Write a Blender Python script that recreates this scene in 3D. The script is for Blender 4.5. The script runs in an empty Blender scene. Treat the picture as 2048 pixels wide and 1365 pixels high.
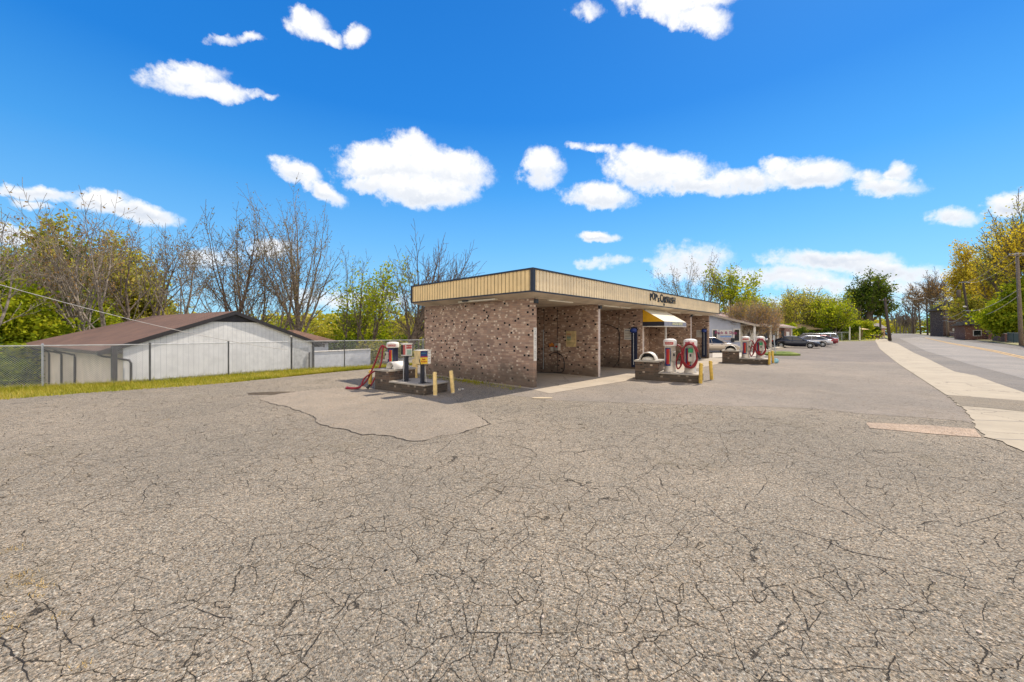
import bpy, math, random
import numpy as np
from mathutils import Vector, Matrix
from math import radians as R, sin, cos, pi, sqrt, atan2

# ------------------------------------------------------------------ camera, sky, sun
F = 756.0; H = 2.0; CX = 1024.0; HY = 664.0
sc = bpy.context.scene
COL = sc.collection
cam = bpy.data.cameras.new("camera"); camo = bpy.data.objects.new("camera", cam); COL.objects.link(camo)
cam.sensor_width = 36.0; cam.lens = F / 2048 * 36
cam.shift_y = -18.5 / 2048
cam.clip_start = 0.05; cam.clip_end = 6000
camo.location = (0, 0, H); camo.rotation_euler = (R(90), 0, 0)
sc.camera = camo

SUNV = Vector((-0.595, -0.528, -1.0)).normalized()
SUN_EL = math.asin(-SUNV.z); SUN_AZ = atan2(0.595, 0.528)
sl = bpy.data.lights.new("sun", 'SUN'); sl.energy = 3.9; sl.angle = R(0.55); sl.color = (1.0, 0.90, 0.76)
so = bpy.data.objects.new("sun", sl); COL.objects.link(so); so.location = (20, 20, 40)
so.rotation_euler = SUNV.to_track_quat('-Z', 'Y').to_euler()

sc.view_settings.view_transform = 'Standard'; sc.view_settings.look = 'None'
sc.view_settings.exposure = 0.60; sc.view_settings.gamma = 1.0
try: sc.view_settings.use_curve_mapping = False
except Exception: pass
sc.cycles.max_bounces = 6; sc.cycles.transparent_max_bounces = 12

# ---- node helper
class NT:
    def __init__(s, nt): s.nt = nt; s.L = nt.links
    def n(s, t, **k):
        nd = s.nt.nodes.new(t)
        for a, b in k.items(): setattr(nd, a, b)
        return nd
    def put(s, inp, v):
        if isinstance(v, bpy.types.NodeSocket): s.L.new(v, inp)
        elif v is not None:
            try: inp.default_value = v
            except Exception:
                inp.default_value = tuple(v) + (1,) if len(v) == 3 else v
    def m(s, op, a, b=None, c=None, clamp=False):
        nd = s.n('ShaderNodeMath', operation=op, use_clamp=clamp)
        s.put(nd.inputs[0], a)
        if b is not None: s.put(nd.inputs[1], b)
        if c is not None: s.put(nd.inputs[2], c)
        return nd.outputs[0]
    def vm(s, op, a, b=None, sc_=None):
        nd = s.n('ShaderNodeVectorMath', operation=op)
        s.put(nd.inputs[0], a)
        if b is not None: s.put(nd.inputs[1], b)
        if sc_ is not None: s.put(nd.inputs['Scale'], sc_)
        return nd.outputs[0] if op not in ('LENGTH', 'DOT_PRODUCT', 'DISTANCE') else nd.outputs['Value']
    def mix(s, f, a, b, bt='MIX'):
        nd = s.n('ShaderNodeMix', data_type='RGBA', blend_type=bt)
        s.put(nd.inputs[0], f)
        for i, v in ((6, a), (7, b)):
            if isinstance(v, (tuple, list)) and len(v) == 3: v = tuple(v) + (1,)
            s.put(nd.inputs[i], v)
        return nd.outputs[2]
    def ramp(s, f, stops, interp='LINEAR'):
        nd = s.n('ShaderNodeValToRGB'); s.put(nd.inputs[0], f)
        cr = nd.color_ramp; cr.interpolation = interp
        while len(cr.elements) > 1: cr.elements.remove(cr.elements[-1])
        first = True
        for p, c in stops:
            if not isinstance(c, (tuple, list)): c = (c, c, c)
            if first: e = cr.elements[0]; e.position = p; first = False
            else: e = cr.elements.new(p)
            e.color = tuple(c) + (1,) if len(c) == 3 else c
        return nd.outputs[0]
    def ss(s, v, a, b):
        nd = s.n('ShaderNodeMapRange', interpolation_type='SMOOTHSTEP')
        s.put(nd.inputs[0], v); s.put(nd.inputs[1], a); s.put(nd.inputs[2], b)
        return nd.outputs[0]
    def noise(s, vec, scale, detail=2, rough=0.5, w=None):
        nd = s.n('ShaderNodeTexNoise'); s.put(nd.inputs['Vector'], vec)
        nd.inputs['Scale'].default_value = scale; nd.inputs['Detail'].default_value = detail
        nd.inputs['Roughness'].default_value = rough
        return nd.outputs
    def vor(s, vec, scale, feature='F1', rnd=1.0):
        nd = s.n('ShaderNodeTexVoronoi', feature=feature); s.put(nd.inputs['Vector'], vec)
        nd.inputs['Scale'].default_value = scale; nd.inputs['Randomness'].default_value = rnd
        return nd.outputs

# ---- world: Nishita sky with cumulus laid out by azimuth and elevation
w = bpy.data.worlds.new("World"); sc.world = w; w.use_nodes = True
wn = NT(w.node_tree); w.node_tree.nodes.clear()
out = wn.n('ShaderNodeOutputWorld'); bg = wn.n('ShaderNodeBackground')
sky = wn.n('ShaderNodeTexSky', sky_type='NISHITA', sun_disc=False)
sky.sun_elevation = SUN_EL; sky.sun_rotation = SUN_AZ
sky.air_density = 1.0; sky.dust_density = 0.3; sky.ozone_density = 3.0
tc = wn.n('ShaderNodeTexCoord')
D = tc.outputs['Generated']
sx = wn.n('ShaderNodeSeparateXYZ'); wn.L.new(D, sx.inputs[0])
az = wn.m('ARCTAN2', sx.outputs[0], sx.outputs[1])
el = wn.m('ARCSINE', sx.outputs[2])
# cloud outline noise: warp the angles
n1 = wn.noise(D, 11.0, 6, 0.6)
n2 = wn.noise(D, 40.0, 5, 0.65)
wob = wn.vm('SCALE', wn.vm('SUBTRACT', n1[1], (0.5, 0.5, 0.5)), sc_=0.058)
wob2 = wn.vm('SCALE', wn.vm('SUBTRACT', n2[1], (0.5, 0.5, 0.5)), sc_=0.026)
wsum = wn.vm('ADD', wob, wob2)
ws = wn.n('ShaderNodeSeparateXYZ'); wn.L.new(wsum, ws.inputs[0])
azw = wn.m('ADD', az, ws.outputs[0]); elw = wn.m('ADD', el, wn.m('MULTIPLY', ws.outputs[1], 0.7))
def angle(px, py):
    X, Z = (px - CX) / F, (HY - py) / F
    return atan2(X, 1), math.atan2(Z, sqrt(1 + X * X))
CL = [ # px, py, rx, ry, tilt(deg, + = falls to the right), weight
 (372,157,86,30,2,1),(428,182,70,21,3,1),(506,183,22,10,0,.55),(536,189,18,8,0,.45),
 (443,80,34,14,0,.75),(497,74,34,10,4,.55),(618,48,42,30,22,.95),(655,70,34,14,25,.8),(710,70,28,22,0,.85),
 (592,340,56,24,20,1),(650,385,50,18,26,1),
 (800,335,118,52,0,1.1),(822,290,50,30,15,1),(905,345,85,42,10,1.1),(850,385,105,32,4,1.1),(745,318,60,36,-6,1),(740,368,62,18,4,1),
 (70,384,90,17,3,.95),(55,408,42,11,3,.8),(195,404,66,22,2,1),(285,428,88,20,12,1),(20,470,75,22,8,.9),(100,478,70,15,0,.6),
 (1350,-6,120,44,0,1),(1395,38,66,34,10,1),(1300,18,50,22,20,.9),(1178,20,32,17,0,.65),
 (1080,335,46,40,15,1),(1192,392,78,27,4,1),(1150,296,24,9,10,.5),(1205,300,42,10,4,.7),
 (1320,345,118,42,4,1.1),(1285,322,70,26,6,1),(1385,372,95,22,2,1.1),(1490,362,90,22,0,1),(1610,348,100,30,0,1.1),(1560,335,44,18,0,.9),
 (1770,378,78,22,0,1),(1795,345,34,26,-10,.85),(1735,355,44,20,0,.8),
 (1202,474,42,12,2,.9),(1215,524,58,11,-4,.5),(1297,524,20,6,0,.35),
 (1905,432,62,19,-4,.85),(2035,402,62,26,-12,1),(1380,528,80,40,-3,.8),
 (1660,523,150,24,2,.95),(1790,545,120,22,3,.9),(1560,556,150,24,2,.7),(1700,572,240,20,2,.7),(1660,608,260,18,0,.55),
 (545,497,60,20,3,.7),(640,600,90,22,3,.6),(430,520,70,24,3,.55),(760,600,70,18,0,.4),(1860,595,60,16,0,.6),
]
best = None; vs_sum = None; w_sum = None
for (px, py, rx, ry, tl, wt) in CL:
    a0, e0 = angle(px, py)
    a1, e1 = angle(px + rx, py); a2, e2 = angle(px, py - ry)
    # local tangent map from angles back to picture-plane offsets, so flat cloud bases stay flat
    a3, e3 = angle(px + 2, py); a4, e4 = angle(px, py - 2)
    J = np.array([[(a3 - a0) / 2, (a4 - a0) / 2], [(e3 - e0) / 2, (e4 - e0) / 2]]); Ji = np.linalg.inv(J)
    t = R(tl); ct, st_ = cos(t), sin(t)
    # x right, y up; tilt positive falls to the right
    ux = np.array([ct, -st_]) / rx; uy = np.array([st_, ct]) / ry
    U_ = ux @ Ji; V_ = uy @ Ji
    da = wn.m('SUBTRACT', azw, a0); de = wn.m('SUBTRACT', elw, e0)
    u = wn.m('MULTIPLY_ADD', da, float(U_[0]), wn.m('MULTIPLY', de, float(U_[1])))
    v = wn.m('MULTIPLY_ADD', da, float(V_[0]), wn.m('MULTIPLY', de, float(V_[1])))
    r2 = wn.m('MULTIPLY_ADD', u, u, wn.m('MULTIPLY', v, v))
    d = wn.m('MULTIPLY', wn.m('SUBTRACT', 1.25, r2), wt)
    wq = wn.m('MAXIMUM', d, 0.001)
    vs_sum = wn.m('MULTIPLY', wq, v) if vs_sum is None else wn.m('MULTIPLY_ADD', wq, v, vs_sum)
    w_sum = wq if w_sum is None else wn.m('ADD', w_sum, wq)
    best = d if best is None else wn.m('SMOOTH_MAX', best, d, 0.25)
nf = wn.noise(D, 22.0, 9, 0.66)
dens = wn.m('ADD', best, wn.m('MULTIPLY', wn.m('SUBTRACT', nf[0], 0.5), 2.6))
mask = wn.ss(dens, -0.12, 1.05)
front = wn.m('MULTIPLY', mask, wn.ss(sx.outputs[1], -0.1, 0.05))
# unseen bright cloud cover added behind the viewer to fill the shaded walls
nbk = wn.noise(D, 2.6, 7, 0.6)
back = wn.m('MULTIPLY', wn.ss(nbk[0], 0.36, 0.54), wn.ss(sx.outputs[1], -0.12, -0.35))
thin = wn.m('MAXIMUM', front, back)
core = wn.ss(dens, 0.3, 1.5)
nb = wn.noise(D, 9.0, 4, 0.5)
vav = wn.m('ADD', wn.m('DIVIDE', vs_sum, w_sum), wn.m('MULTIPLY', wn.m('SUBTRACT', nf[0], .5), 2.2))
cc = wn.mix(wn.m('MULTIPLY', wn.ss(vav, .15, -.75), core), (1.0, 1.0, 1.0), (0.66, 0.72, 0.82))
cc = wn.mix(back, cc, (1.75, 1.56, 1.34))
hs = wn.n('ShaderNodeHueSaturation'); wn.L.new(sky.outputs[0], hs.inputs['Color'])
hs.inputs['Hue'].default_value = 0.497; hs.inputs['Saturation'].default_value = 1.22; hs.inputs['Value'].default_value = 1.0
grad = wn.ramp(wn.m('DIVIDE', el, pi / 2), [(0, (.46, .77, .98)), (.055, (.33, .66, .96)), (.139, (.18, .52, .94)), (.222, (.070, .37, .87)), (.322, (.014, .225, .74)), (.5, (.008, .17, .62)), (1, (.006, .13, .5))])
skyc = wn.mix(0.80, wn.mix(1.0, hs.outputs[0], (0.45, 0.80, 1.0), 'MULTIPLY'), wn.vm('SCALE', grad, sc_=4.6))
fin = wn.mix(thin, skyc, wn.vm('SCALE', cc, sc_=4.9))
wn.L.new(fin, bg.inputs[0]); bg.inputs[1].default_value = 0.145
wn.L.new(bg.outputs[0], out.inputs[0])

# ------------------------------------------------------------------ geometry helpers
def at(px, py, z=0.0):
    Y = (H - z) * F / (py - HY)
    return ((px - CX) / F * Y, Y)
def atY(px, Y): return ((px - CX) / F * Y, Y)
def zat(py, Y): return H - (py - HY) * Y / F

class MB:
    def __init__(s): s.v = []; s.f = []; s.mi = []
    def add(s, vs, fs, mi=0):
        o = len(s.v); s.v.extend([tuple(p) for p in vs]); s.f.extend([tuple(i + o for i in f) for f in fs]); s.mi.extend([mi] * len(fs)); return s
    def box(s, x0, x1, y0, y1, z0, z1, mi=0, M=None):
        vs = [(x, y, z) for z in (z0, z1) for y in (y0, y1) for x in (x0, x1)]
        if M is not None: vs = [tuple(M @ Vector(p)) for p in vs]
        return s.add(vs, [(0, 2, 3, 1), (4, 5, 7, 6), (0, 1, 5, 4), (2, 6, 7, 3), (0, 4, 6, 2), (1, 3, 7, 5)], mi)
    def bevbox(s, x0, x1, y0, y1, z0, z1, b=0.02, mi=0, M=None):
        # box with chamfered vertical and top edges
        def ring(z, i):
            return [(x0 + i, y0 + b, z), (x0 + b, y0 + i, z), (x1 - b, y0 + i, z), (x1 - i, y0 + b, z),
                    (x1 - i, y1 - b, z), (x1 - b, y1 - i, z), (x0 + b, y1 - i, z), (x0 + i, y1 - b, z)]
        def ringi(z, k):
            return [(x0 + k, y0 + b, z), (x0 + b, y0 + k, z), (x1 - b, y0 + k, z), (x1 - k, y0 + b, z),
                    (x1 - k, y1 - b, z), (x1 - b, y1 - k, z), (x0 + b, y1 - k, z), (x0 + k, y1 - b, z)]
        vs = ring(z0, 0) + ring(z1 - b, 0) + ringi(z1, b * .9)
        if M is not None: vs = [tuple(M @ Vector(p)) for p in vs]
        fs = [tuple(range(7, -1, -1)), tuple(range(16, 24))]
        for k in range(2):
            for i in range(8):
                j = (i + 1) % 8; fs.append((k * 8 + i, k * 8 + j, k * 8 + 8 + j, k * 8 + 8 + i))
        return s.add(vs, fs, mi)
    def tube(s, pts, rad, n=8, mi=0, cap=True):
        pts = [Vector(p) for p in pts]
        if not hasattr(rad, '__len__'): rad = [rad] * len(pts)
        vs = []; fs = []
        prev = None
        for i, p in enumerate(pts):
            if i == 0: t = pts[1] - p
            elif i == len(pts) - 1: t = p - pts[i - 1]
            else: t = pts[i + 1] - pts[i - 1]
            if t.length < 1e-9: t = Vector((0, 0, 1))
            t.normalize()
            if prev is None:
                a = Vector((0, 0, 1)) if abs(t.z) < .9 else Vector((1, 0, 0))
                x = t.cross(a).normalized()
            else:
                x = (prev - t * prev.dot(t))
                x = x.normalized() if x.length > 1e-6 else t.orthogonal().normalized()
            prev = x; y = t.cross(x)
            for k in range(n):
                a = 2 * pi * k / n
                vs.append(p + (x * cos(a) + y * sin(a)) * rad[i])
        for i in range(len(pts) - 1):
            for k in range(n):
                k2 = (k + 1) % n
                fs.append((i * n + k, i * n + k2, (i + 1) * n + k2, (i + 1) * n + k))
        if cap:
            fs.append(tuple(range(n - 1, -1, -1))); fs.append(tuple((len(pts) - 1) * n + k for k in range(n)))
        return s.add(vs, fs, mi)
    def lathe(s, prof, c=(0, 0, 0), n=24, mi=0, M=None, a0=0, a1=2 * pi):
        full = abs(a1 - a0 - 2 * pi) < 1e-6
        m = n if full else n + 1
        vs = []; fs = []
        for (r, z) in prof:
            for k in range(m):
                a = a0 + (a1 - a0) * k / n
                vs.append((c[0] + r * cos(a), c[1] + r * sin(a), c[2] + z))
        if M is not None: vs = [tuple(M @ Vector(p)) for p in vs]
        for i in range(len(prof) - 1):
            for k in range(n):
                k2 = (k + 1) % m
                fs.append((i * m + k, i * m + k2, (i + 1) * m + k2, (i + 1) * m + k))
        return s.add(vs, fs, mi)
    def prism(s, poly, z0, z1, mi=0, M=None):
        n = len(poly)
        vs = [(x, y, z0) for x, y in poly] + [(x, y, z1) for x, y in poly]
        if M is not None: vs = [tuple(M @ Vector(p)) for p in vs]
        fs = [tuple(range(n - 1, -1, -1)), tuple(range(n, 2 * n))] + [(i, (i + 1) % n, n + (i + 1) % n, n + i) for i in range(n)]
        return s.add(vs, fs, mi)
    def sheet(s, poly, z, mi=0):
        return s.add([(x, y, z) for x, y in poly], [tuple(range(len(poly)))], mi)
    def build(s, name, mats, parent=None, smooth=False, loc=None, label=None):
        me = bpy.data.meshes.new(name); me.from_pydata(s.v, [], s.f)
        if not isinstance(mats, (list, tuple)): mats = [mats]
        for m_ in mats: me.materials.append(m_)
        if len(mats) > 1: me.polygons.foreach_set('material_index', s.mi)
        if smooth: me.polygons.foreach_set('use_smooth', [True] * len(s.f))
        me.update()
        o = bpy.data.objects.new(name, me); COL.objects.link(o)
        if parent is not None: o.parent = parent
        if loc is not None: o.location = loc
        if label: o['label'] = label
        return o
def tag(o, label, cat, group=None, kind=None):
    if label: o['label'] = label
    if cat: o['category'] = cat
    if group: o['group'] = group
    if kind: o['kind'] = kind
    return o
def thing(name, label, cat, loc=(0, 0, 0), rz=0.0, group=None):
    o = bpy.data.objects.new(name, None); COL.objects.link(o); o.empty_display_size = .2
    o.location = loc; o.rotation_euler = (0, 0, rz)
    return tag(o, label, cat, group)
def struct(mb, name, mats, label=None):
    o = mb.build(name, mats); o['kind'] = 'structure'
    if label: o['label'] = label
    return o
def kids(o): return [c for c in bpy.data.objects if c.parent == o]
_kid = {}
def copy_tree(o, parent=None, top=True):
    c = o.copy(); COL.objects.link(c)
    if parent is not None: c.parent = parent
    for ch in kids(o):
        if ch.name in _made: continue
        copy_tree(ch, c, False)
    return c
_made = set()
def dup(root, loc, rz, label, group=None, scale=None):
    c = copy_tree(root); c.location = loc; c.rotation_euler = (0, 0, rz); c['label'] = label
    if group: c['group'] = group
    if scale: c.scale = scale if hasattr(scale, '__len__') else (scale,) * 3
    return c
def text(body, size, mat, parent, M, name='lettering', extrude=0.004, bold=0.0, align='CENTER', label=None, sx=1.0):
    cu = bpy.data.curves.new('t', 'FONT'); cu.body = body; cu.size = size; cu.extrude = extrude; cu.offset = bold
    cu.align_x = align; cu.align_y = 'CENTER'; cu.resolution_u = 2
    ob = bpy.data.objects.new('t', cu); COL.objects.link(ob)
    dg = bpy.context.evaluated_depsgraph_get(); dg.update()
    me = bpy.data.meshes.new_from_object(ob.evaluated_get(dg)); bpy.data.objects.remove(ob); bpy.data.curves.remove(cu)
    me.transform(Matrix.Diagonal((sx, 1, 1, 1))); me.transform(M)
    me.materials.clear(); me.materials.append(mat); me.name = name
    o = bpy.data.objects.new(name, me); COL.objects.link(o)
    if parent is not None: o.parent = parent
    if label: o['label'] = label
    return o
def frame(origin, right, up):
    r = Vector(right).normalized(); u = Vector(up).normalized(); n = r.cross(u)
    m = Matrix((r, u, n)).transposed().to_4x4(); m.translation = Vector(origin); return m

# ------------------------------------------------------------------ materials
def newmat(name):
    m = bpy.data.materials.new(name); m.use_nodes = True
    nt = NT(m.node_tree); b = m.node_tree.nodes['Principled BSDF']
    return m, nt, b
def simple(name, col, rough=0.6, metal=0.0, var=0.12, vs=6.0, spec=None, bump=0.0, coat=0):
    m, n, b = newmat(name)
    t = n.n('ShaderNodeTexCoord').outputs['Object']
    no = n.noise(t, vs, 5, 0.6)
    c2 = tuple(max(0, c * (1 - var * 2)) for c in col)
    c1 = tuple(min(1, c * (1 + var)) for c in col)
    n.L.new(n.mix(n.ss(no[0], 0.3, 0.7), c2, c1), b.inputs['Base Color'])
    n.L.new(n.m('MULTIPLY_ADD', no[0], 0.25, rough - 0.12, clamp=True), b.inputs['Roughness'])
    b.inputs['Metallic'].default_value = metal
    if spec is not None: b.inputs['Specular IOR Level'].default_value = spec
    if coat: b.inputs['Coat Weight'].default_value = coat; b.inputs['Coat Roughness'].default_value = .08
    if bump:
        bn = n.n('ShaderNodeBump'); bn.inputs['Strength'].default_value = bump; bn.inputs['Distance'].default_value = 0.01
        n.L.new(n.noise(t, vs * 8, 4, .6)[0], bn.inputs['Height']); n.L.new(bn.outputs[0], b.inputs['Normal'])
    return m
def asphalt(name, tone=(0.300, 0.260, 0.205), crack=1.0, agg=1.0, dark=1.0, stain=1.0, scale=84.0, lightstone=1.0):
    m, n, b = newmat(name)
    t = n.n('ShaderNodeTexCoord').outputs['Object']
    vo = n.vor(t, scale)
    g = n.n('ShaderNodeSeparateColor'); n.L.new(vo['Color'], g.inputs[0])
    st = n.ramp(g.outputs[0], [(0, .30), (.18, .6), (.45, .95), (.75, 1.12), (.92, 1.45), (1, 2.0)])
    hue = n.ramp(g.outputs[1], [(0, (1.10, .98, .84)), (.3, (1.0, 1.0, 1.0)), (.62, (.92, 1.0, 1.06)), (.85, (1.03, .99, .93)), (1, (1.08, 1.0, .9))])
    stones = n.mix(1.0, st, hue, 'MULTIPLY')
    stones = n.mix(agg, (1, 1, 1), stones)
    n_mid = n.noise(t, 1.3, 5, .65); n_big = n.noise(t, 0.22, 4, .6); n_f = n.noise(t, 33, 4, .7); n_s = n.noise(t, 7, 6, .7)
    basec = n.mix(n.ss(n_big[0], .32, .68), tuple(c * .84 for c in tone), tuple(c * 1.10 for c in (tone[0] * 1.02, tone[1] * .99, tone[2] * .96)))
    basec = n.mix(n.m('MULTIPLY', n.ss(n_mid[0], .35, .75), .55), basec, tuple(c * .78 for c in tone))
    c = n.mix(1.0, basec, stones, 'MULTIPLY')
    pits = n.m('MULTIPLY', n.ss(n_f[0], .56, .66), .80 * agg)
    c = n.mix(pits, c, tuple(x * .22 for x in tone))
    c = n.mix(n.m('MULTIPLY', n.ss(n_s[0], .52, .72), .35 * agg), c, (tone[0] * 1.25, tone[1] * 1.15, tone[2] * .95))
    # oily / mossy stains
    n_st = n.noise(t, 0.55, 5, .7)
    c = n.mix(n.m('MULTIPLY', n.ss(n_st[0], .56, .74), .55 * stain), c, (tone[0] * .56, tone[1] * .54, tone[2] * .44))
    n_tr = n.noise(n.vm('MULTIPLY', t, (.9, .22, 1)), .8, 5, .65)
    c = n.mix(n.m('MULTIPLY', n.ss(n_tr[0], .5, .7), .30 * stain), c, (tone[0] * .72, tone[1] * .72, tone[2] * .72))
    # cracks
    wv = n.vm('SCALE', n.vm('SUBTRACT', n.noise(t, 1.6, 2, .4)[1], (.5, .5, .5)), sc_=.16)
    tw = n.vm('ADD', t, wv)
    wv2 = n.vm('SCALE', n.vm('SUBTRACT', n.noise(t, 12, 4, .7)[1], (.5, .5, .5)), sc_=.034)
    tw = n.vm('ADD', tw, wv2)
    e1 = n.vor(tw, 4.3, 'DISTANCE_TO_EDGE')['Distance']
    e2 = n.vor(n.vm('ADD', tw, (7.3, 2.1, 0)), 0.85, 'DISTANCE_TO_EDGE')['Distance']
    e3 = n.vor(n.vm('ADD', tw, (3.3, 9.1, 0)), 6.2, 'DISTANCE_TO_EDGE')['Distance']
    nm = n.noise(t, 0.35, 4, .65)[0]
    wn_ = n.noise(t, 4.5, 5, .75)[0]
    wid1 = n.m('MULTIPLY', n.m('MULTIPLY', n.ss(wn_, .30, .58), n.ss(nm, .34, .50)), .0165 * crack)
    wid2 = n.m('MULTIPLY', n.ss(n.noise(t, 2.6, 3, .6)[0], .40, .62), .0040 * crack)
    wid3 = n.m('MULTIPLY', n.m('MULTIPLY', n.ss(wn_, .47, .62), n.ss(nm, .38, .52)), .017 * crack)
    k1 = n.m('SUBTRACT', 1.0, n.m('DIVIDE', e1, n.m('ADD', wid1, .0004)), clamp=True)
    k2 = n.m('SUBTRACT', 1.0, n.m('DIVIDE', e2, n.m('ADD', wid2, .0003)), clamp=True)
    k3 = n.m('SUBTRACT', 1.0, n.m('DIVIDE', e3, n.m('ADD', wid3, .0004)), clamp=True)
    kk = n.m('MAXIMUM', n.m('MAXIMUM', k1, k2), n.m('MULTIPLY', k3, .5))
    if crack > 0:
        # sandy fill around the cracks, dark slot in the middle
        near = n.m('MULTIPLY', n.ss(n.m('SUBTRACT', .07, e1), 0, .07), n.ss(nm, .42, .62))
        c = n.mix(n.m('MULTIPLY', near, .28), c, (tone[0] * 1.22, tone[1] * 1.05, tone[2] * .80))
        c = n.mix(n.m('MULTIPLY', n.ss(kk, .05, .75), .84), c, (.050, .042, .034))
    n.L.new(c, b.inputs['Base Color'])
    b.inputs['Roughness'].default_value = .93; b.inputs['Specular IOR Level'].default_value = .25
    hgt = n.m('ADD', n.m('MULTIPLY', vo['Distance'], -.55 * agg), n.m('MULTIPLY', n_f[0], .9 * agg + .2))
    hgt = n.m('SUBTRACT', hgt, n.m('MULTIPLY', kk, 1.6))
    hgt = n.m('SUBTRACT', hgt, n.m('MULTIPLY', pits, .6))
    bn = n.n('ShaderNodeBump'); bn.inputs['Strength'].default_value = 1.0; bn.inputs['Distance'].default_value = .016
    n.L.new(hgt, bn.inputs['Height']); n.L.new(bn.outputs[0], b.inputs['Normal'])
    return m
def brick(name, hh=.074, ww=.10, light=.085, black=.032, base=((.43, .275, .195), (.325, .210, .155), (.50, .345, .25), (.38, .26, .195)), dirt=True, lightc=(.68, .53, .40), mortar=(.30, .225, .175)):
    m, n, b = newmat(name)
    t = n.n('ShaderNodeTexCoord').outputs['Object']
    s = n.n('ShaderNodeSeparateXYZ'); n.L.new(t, s.inputs[0])
    a = n.m('ADD', s.outputs[0], s.outputs[1])
    rz = n.m('DIVIDE', s.outputs[2], hh); row = n.m('FLOOR', rz); fz = n.m('FRACT', rz)
    off = n.m('MULTIPLY', n.m('MODULO', row, 2.0), .5)
    ra = n.m('ADD', n.m('DIVIDE', a, ww), off)
    cola = n.m('FLOOR', ra); fa = n.m('FRACT', ra)
    # long bricks: pairs of half cells
    rb = n.m('ADD', n.m('DIVIDE', a, ww * 2), n.m('MULTIPLY', off, .5)); colb = n.m('FLOOR', rb); fb = n.m('FRACT', rb)
    def wnz(x, y, z=0.0):
        cb = n.n('ShaderNodeCombineXYZ'); n.put(cb.inputs[0], x); n.put(cb.inputs[1], y); n.put(cb.inputs[2], z)
        q = n.n('ShaderNodeTexWhiteNoise', noise_dimensions='3D'); n.L.new(cb.outputs[0], q.inputs[0]); return q.outputs[0]
    r1 = wnz(cola, row, 3.7); r2 = wnz(colb, row, 9.1)
    c = n.ramp(r2, [(0, base[0]), (.3, base[1]), (.55, base[2]), (.8, base[3])], 'CONSTANT')
    grain = n.noise(t, 30, 4, .7)
    c = n.mix(.5, c, n.ramp(grain[0], [(.25, .55), (.75, 1.35)]), 'MULTIPLY')
    # light and black headers come in drifts
    dr = n.noise(t, .8, 3, .6)[0]
    lt = n.m('MULTIPLY_ADD', dr, .26, light - .13)
    c = n.mix(n.m('GREATER_THAN', r1, n.m('SUBTRACT', 1.0, lt)), c, lightc)
    c = n.mix(n.m('LESS_THAN', r1, black), c, (.012, .010, .012))
    # mortar
    hdr = n.m('MAXIMUM', n.m('GREATER_THAN', r1, n.m('SUBTRACT', 1.0, lt)), n.m('LESS_THAN', r1, black))
    ea = n.m('MINIMUM', fa, n.m('SUBTRACT', 1.0, fa)); eb = n.m('MULTIPLY', n.m('MINIMUM', fb, n.m('SUBTRACT', 1.0, fb)), 2.0)
    em = n.m('ADD', n.m('MULTIPLY', ea, hdr), n.m('MULTIPLY', eb, n.m('SUBTRACT', 1.0, hdr)))
    ez = n.m('MINIMUM', fz, n.m('SUBTRACT', 1.0, fz))
    mm = n.m('MAXIMUM', n.m('LESS_THAN', em, .05), n.m('LESS_THAN', ez, .075))
    c = n.mix(n.m('MULTIPLY', mm, .8), c, mortar)
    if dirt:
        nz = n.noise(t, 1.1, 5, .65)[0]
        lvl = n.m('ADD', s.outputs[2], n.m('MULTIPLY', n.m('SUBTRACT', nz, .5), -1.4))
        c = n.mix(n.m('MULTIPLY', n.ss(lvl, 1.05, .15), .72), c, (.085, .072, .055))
        nd = n.noise(t, .5, 4, .6)[0]
        c = n.mix(n.m('MULTIPLY', n.ss(nd, .5, .75), .3), c, (.17, .125, .105))
    n.L.new(c, b.inputs['Base Color']); b.inputs['Roughness'].default_value = .88; b.inputs['Specular IOR Level'].default_value = .2
    bn = n.n('ShaderNodeBump'); bn.inputs['Strength'].default_value = .6; bn.inputs['Distance'].default_value = .008
    n.L.new(n.m('SUBTRACT', n.m('MULTIPLY', grain[0], .4), mm), bn.inputs['Height']); n.L.new(bn.outputs[0], b.inputs['Normal'])
    return m
def concrete(name, tone=(.42, .37, .29), joints=None, rough=.9):
    m, n, b = newmat(name)
    t = n.n('ShaderNodeTexCoord').outputs['Object']
    a = n.noise(t, .7, 6, .7)[0]; f = n.noise(t, 60, 3, .7)[0]; g = n.noise(t, 4, 6, .7)[0]
    c = n.mix(n.ss(a, .3, .7), tuple(x * .82 for x in tone), tone)
    c = n.mix(n.m('MULTIPLY', n.ss(g, .5, .75), .35), c, tuple(x * .62 for x in tone))
    c = n.mix(n.m('MULTIPLY', n.ss(f, .55, .75), .35), c, tuple(x * .6 for x in tone))
    tw = n.vm('ADD', t, n.vm('SCALE', n.noise(t, 1.5, 5, .7)[1], sc_=.6))
    e = n.vor(tw, .45, 'DISTANCE_TO_EDGE')['Distance']
    c = n.mix(n.m('MULTIPLY', n.ss(e, .010, .002), .55), c, (.06, .05, .04))
    n.L.new(c, b.inputs['Base Color']); b.inputs['Roughness'].default_value = rough
    bn = n.n('ShaderNodeBump'); bn.inputs['Strength'].default_value = .4; bn.inputs['Distance'].default_value = .006
    n.L.new(f, bn.inputs['Height']); n.L.new(bn.outputs[0], b.inputs['Normal'])
    return m
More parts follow.
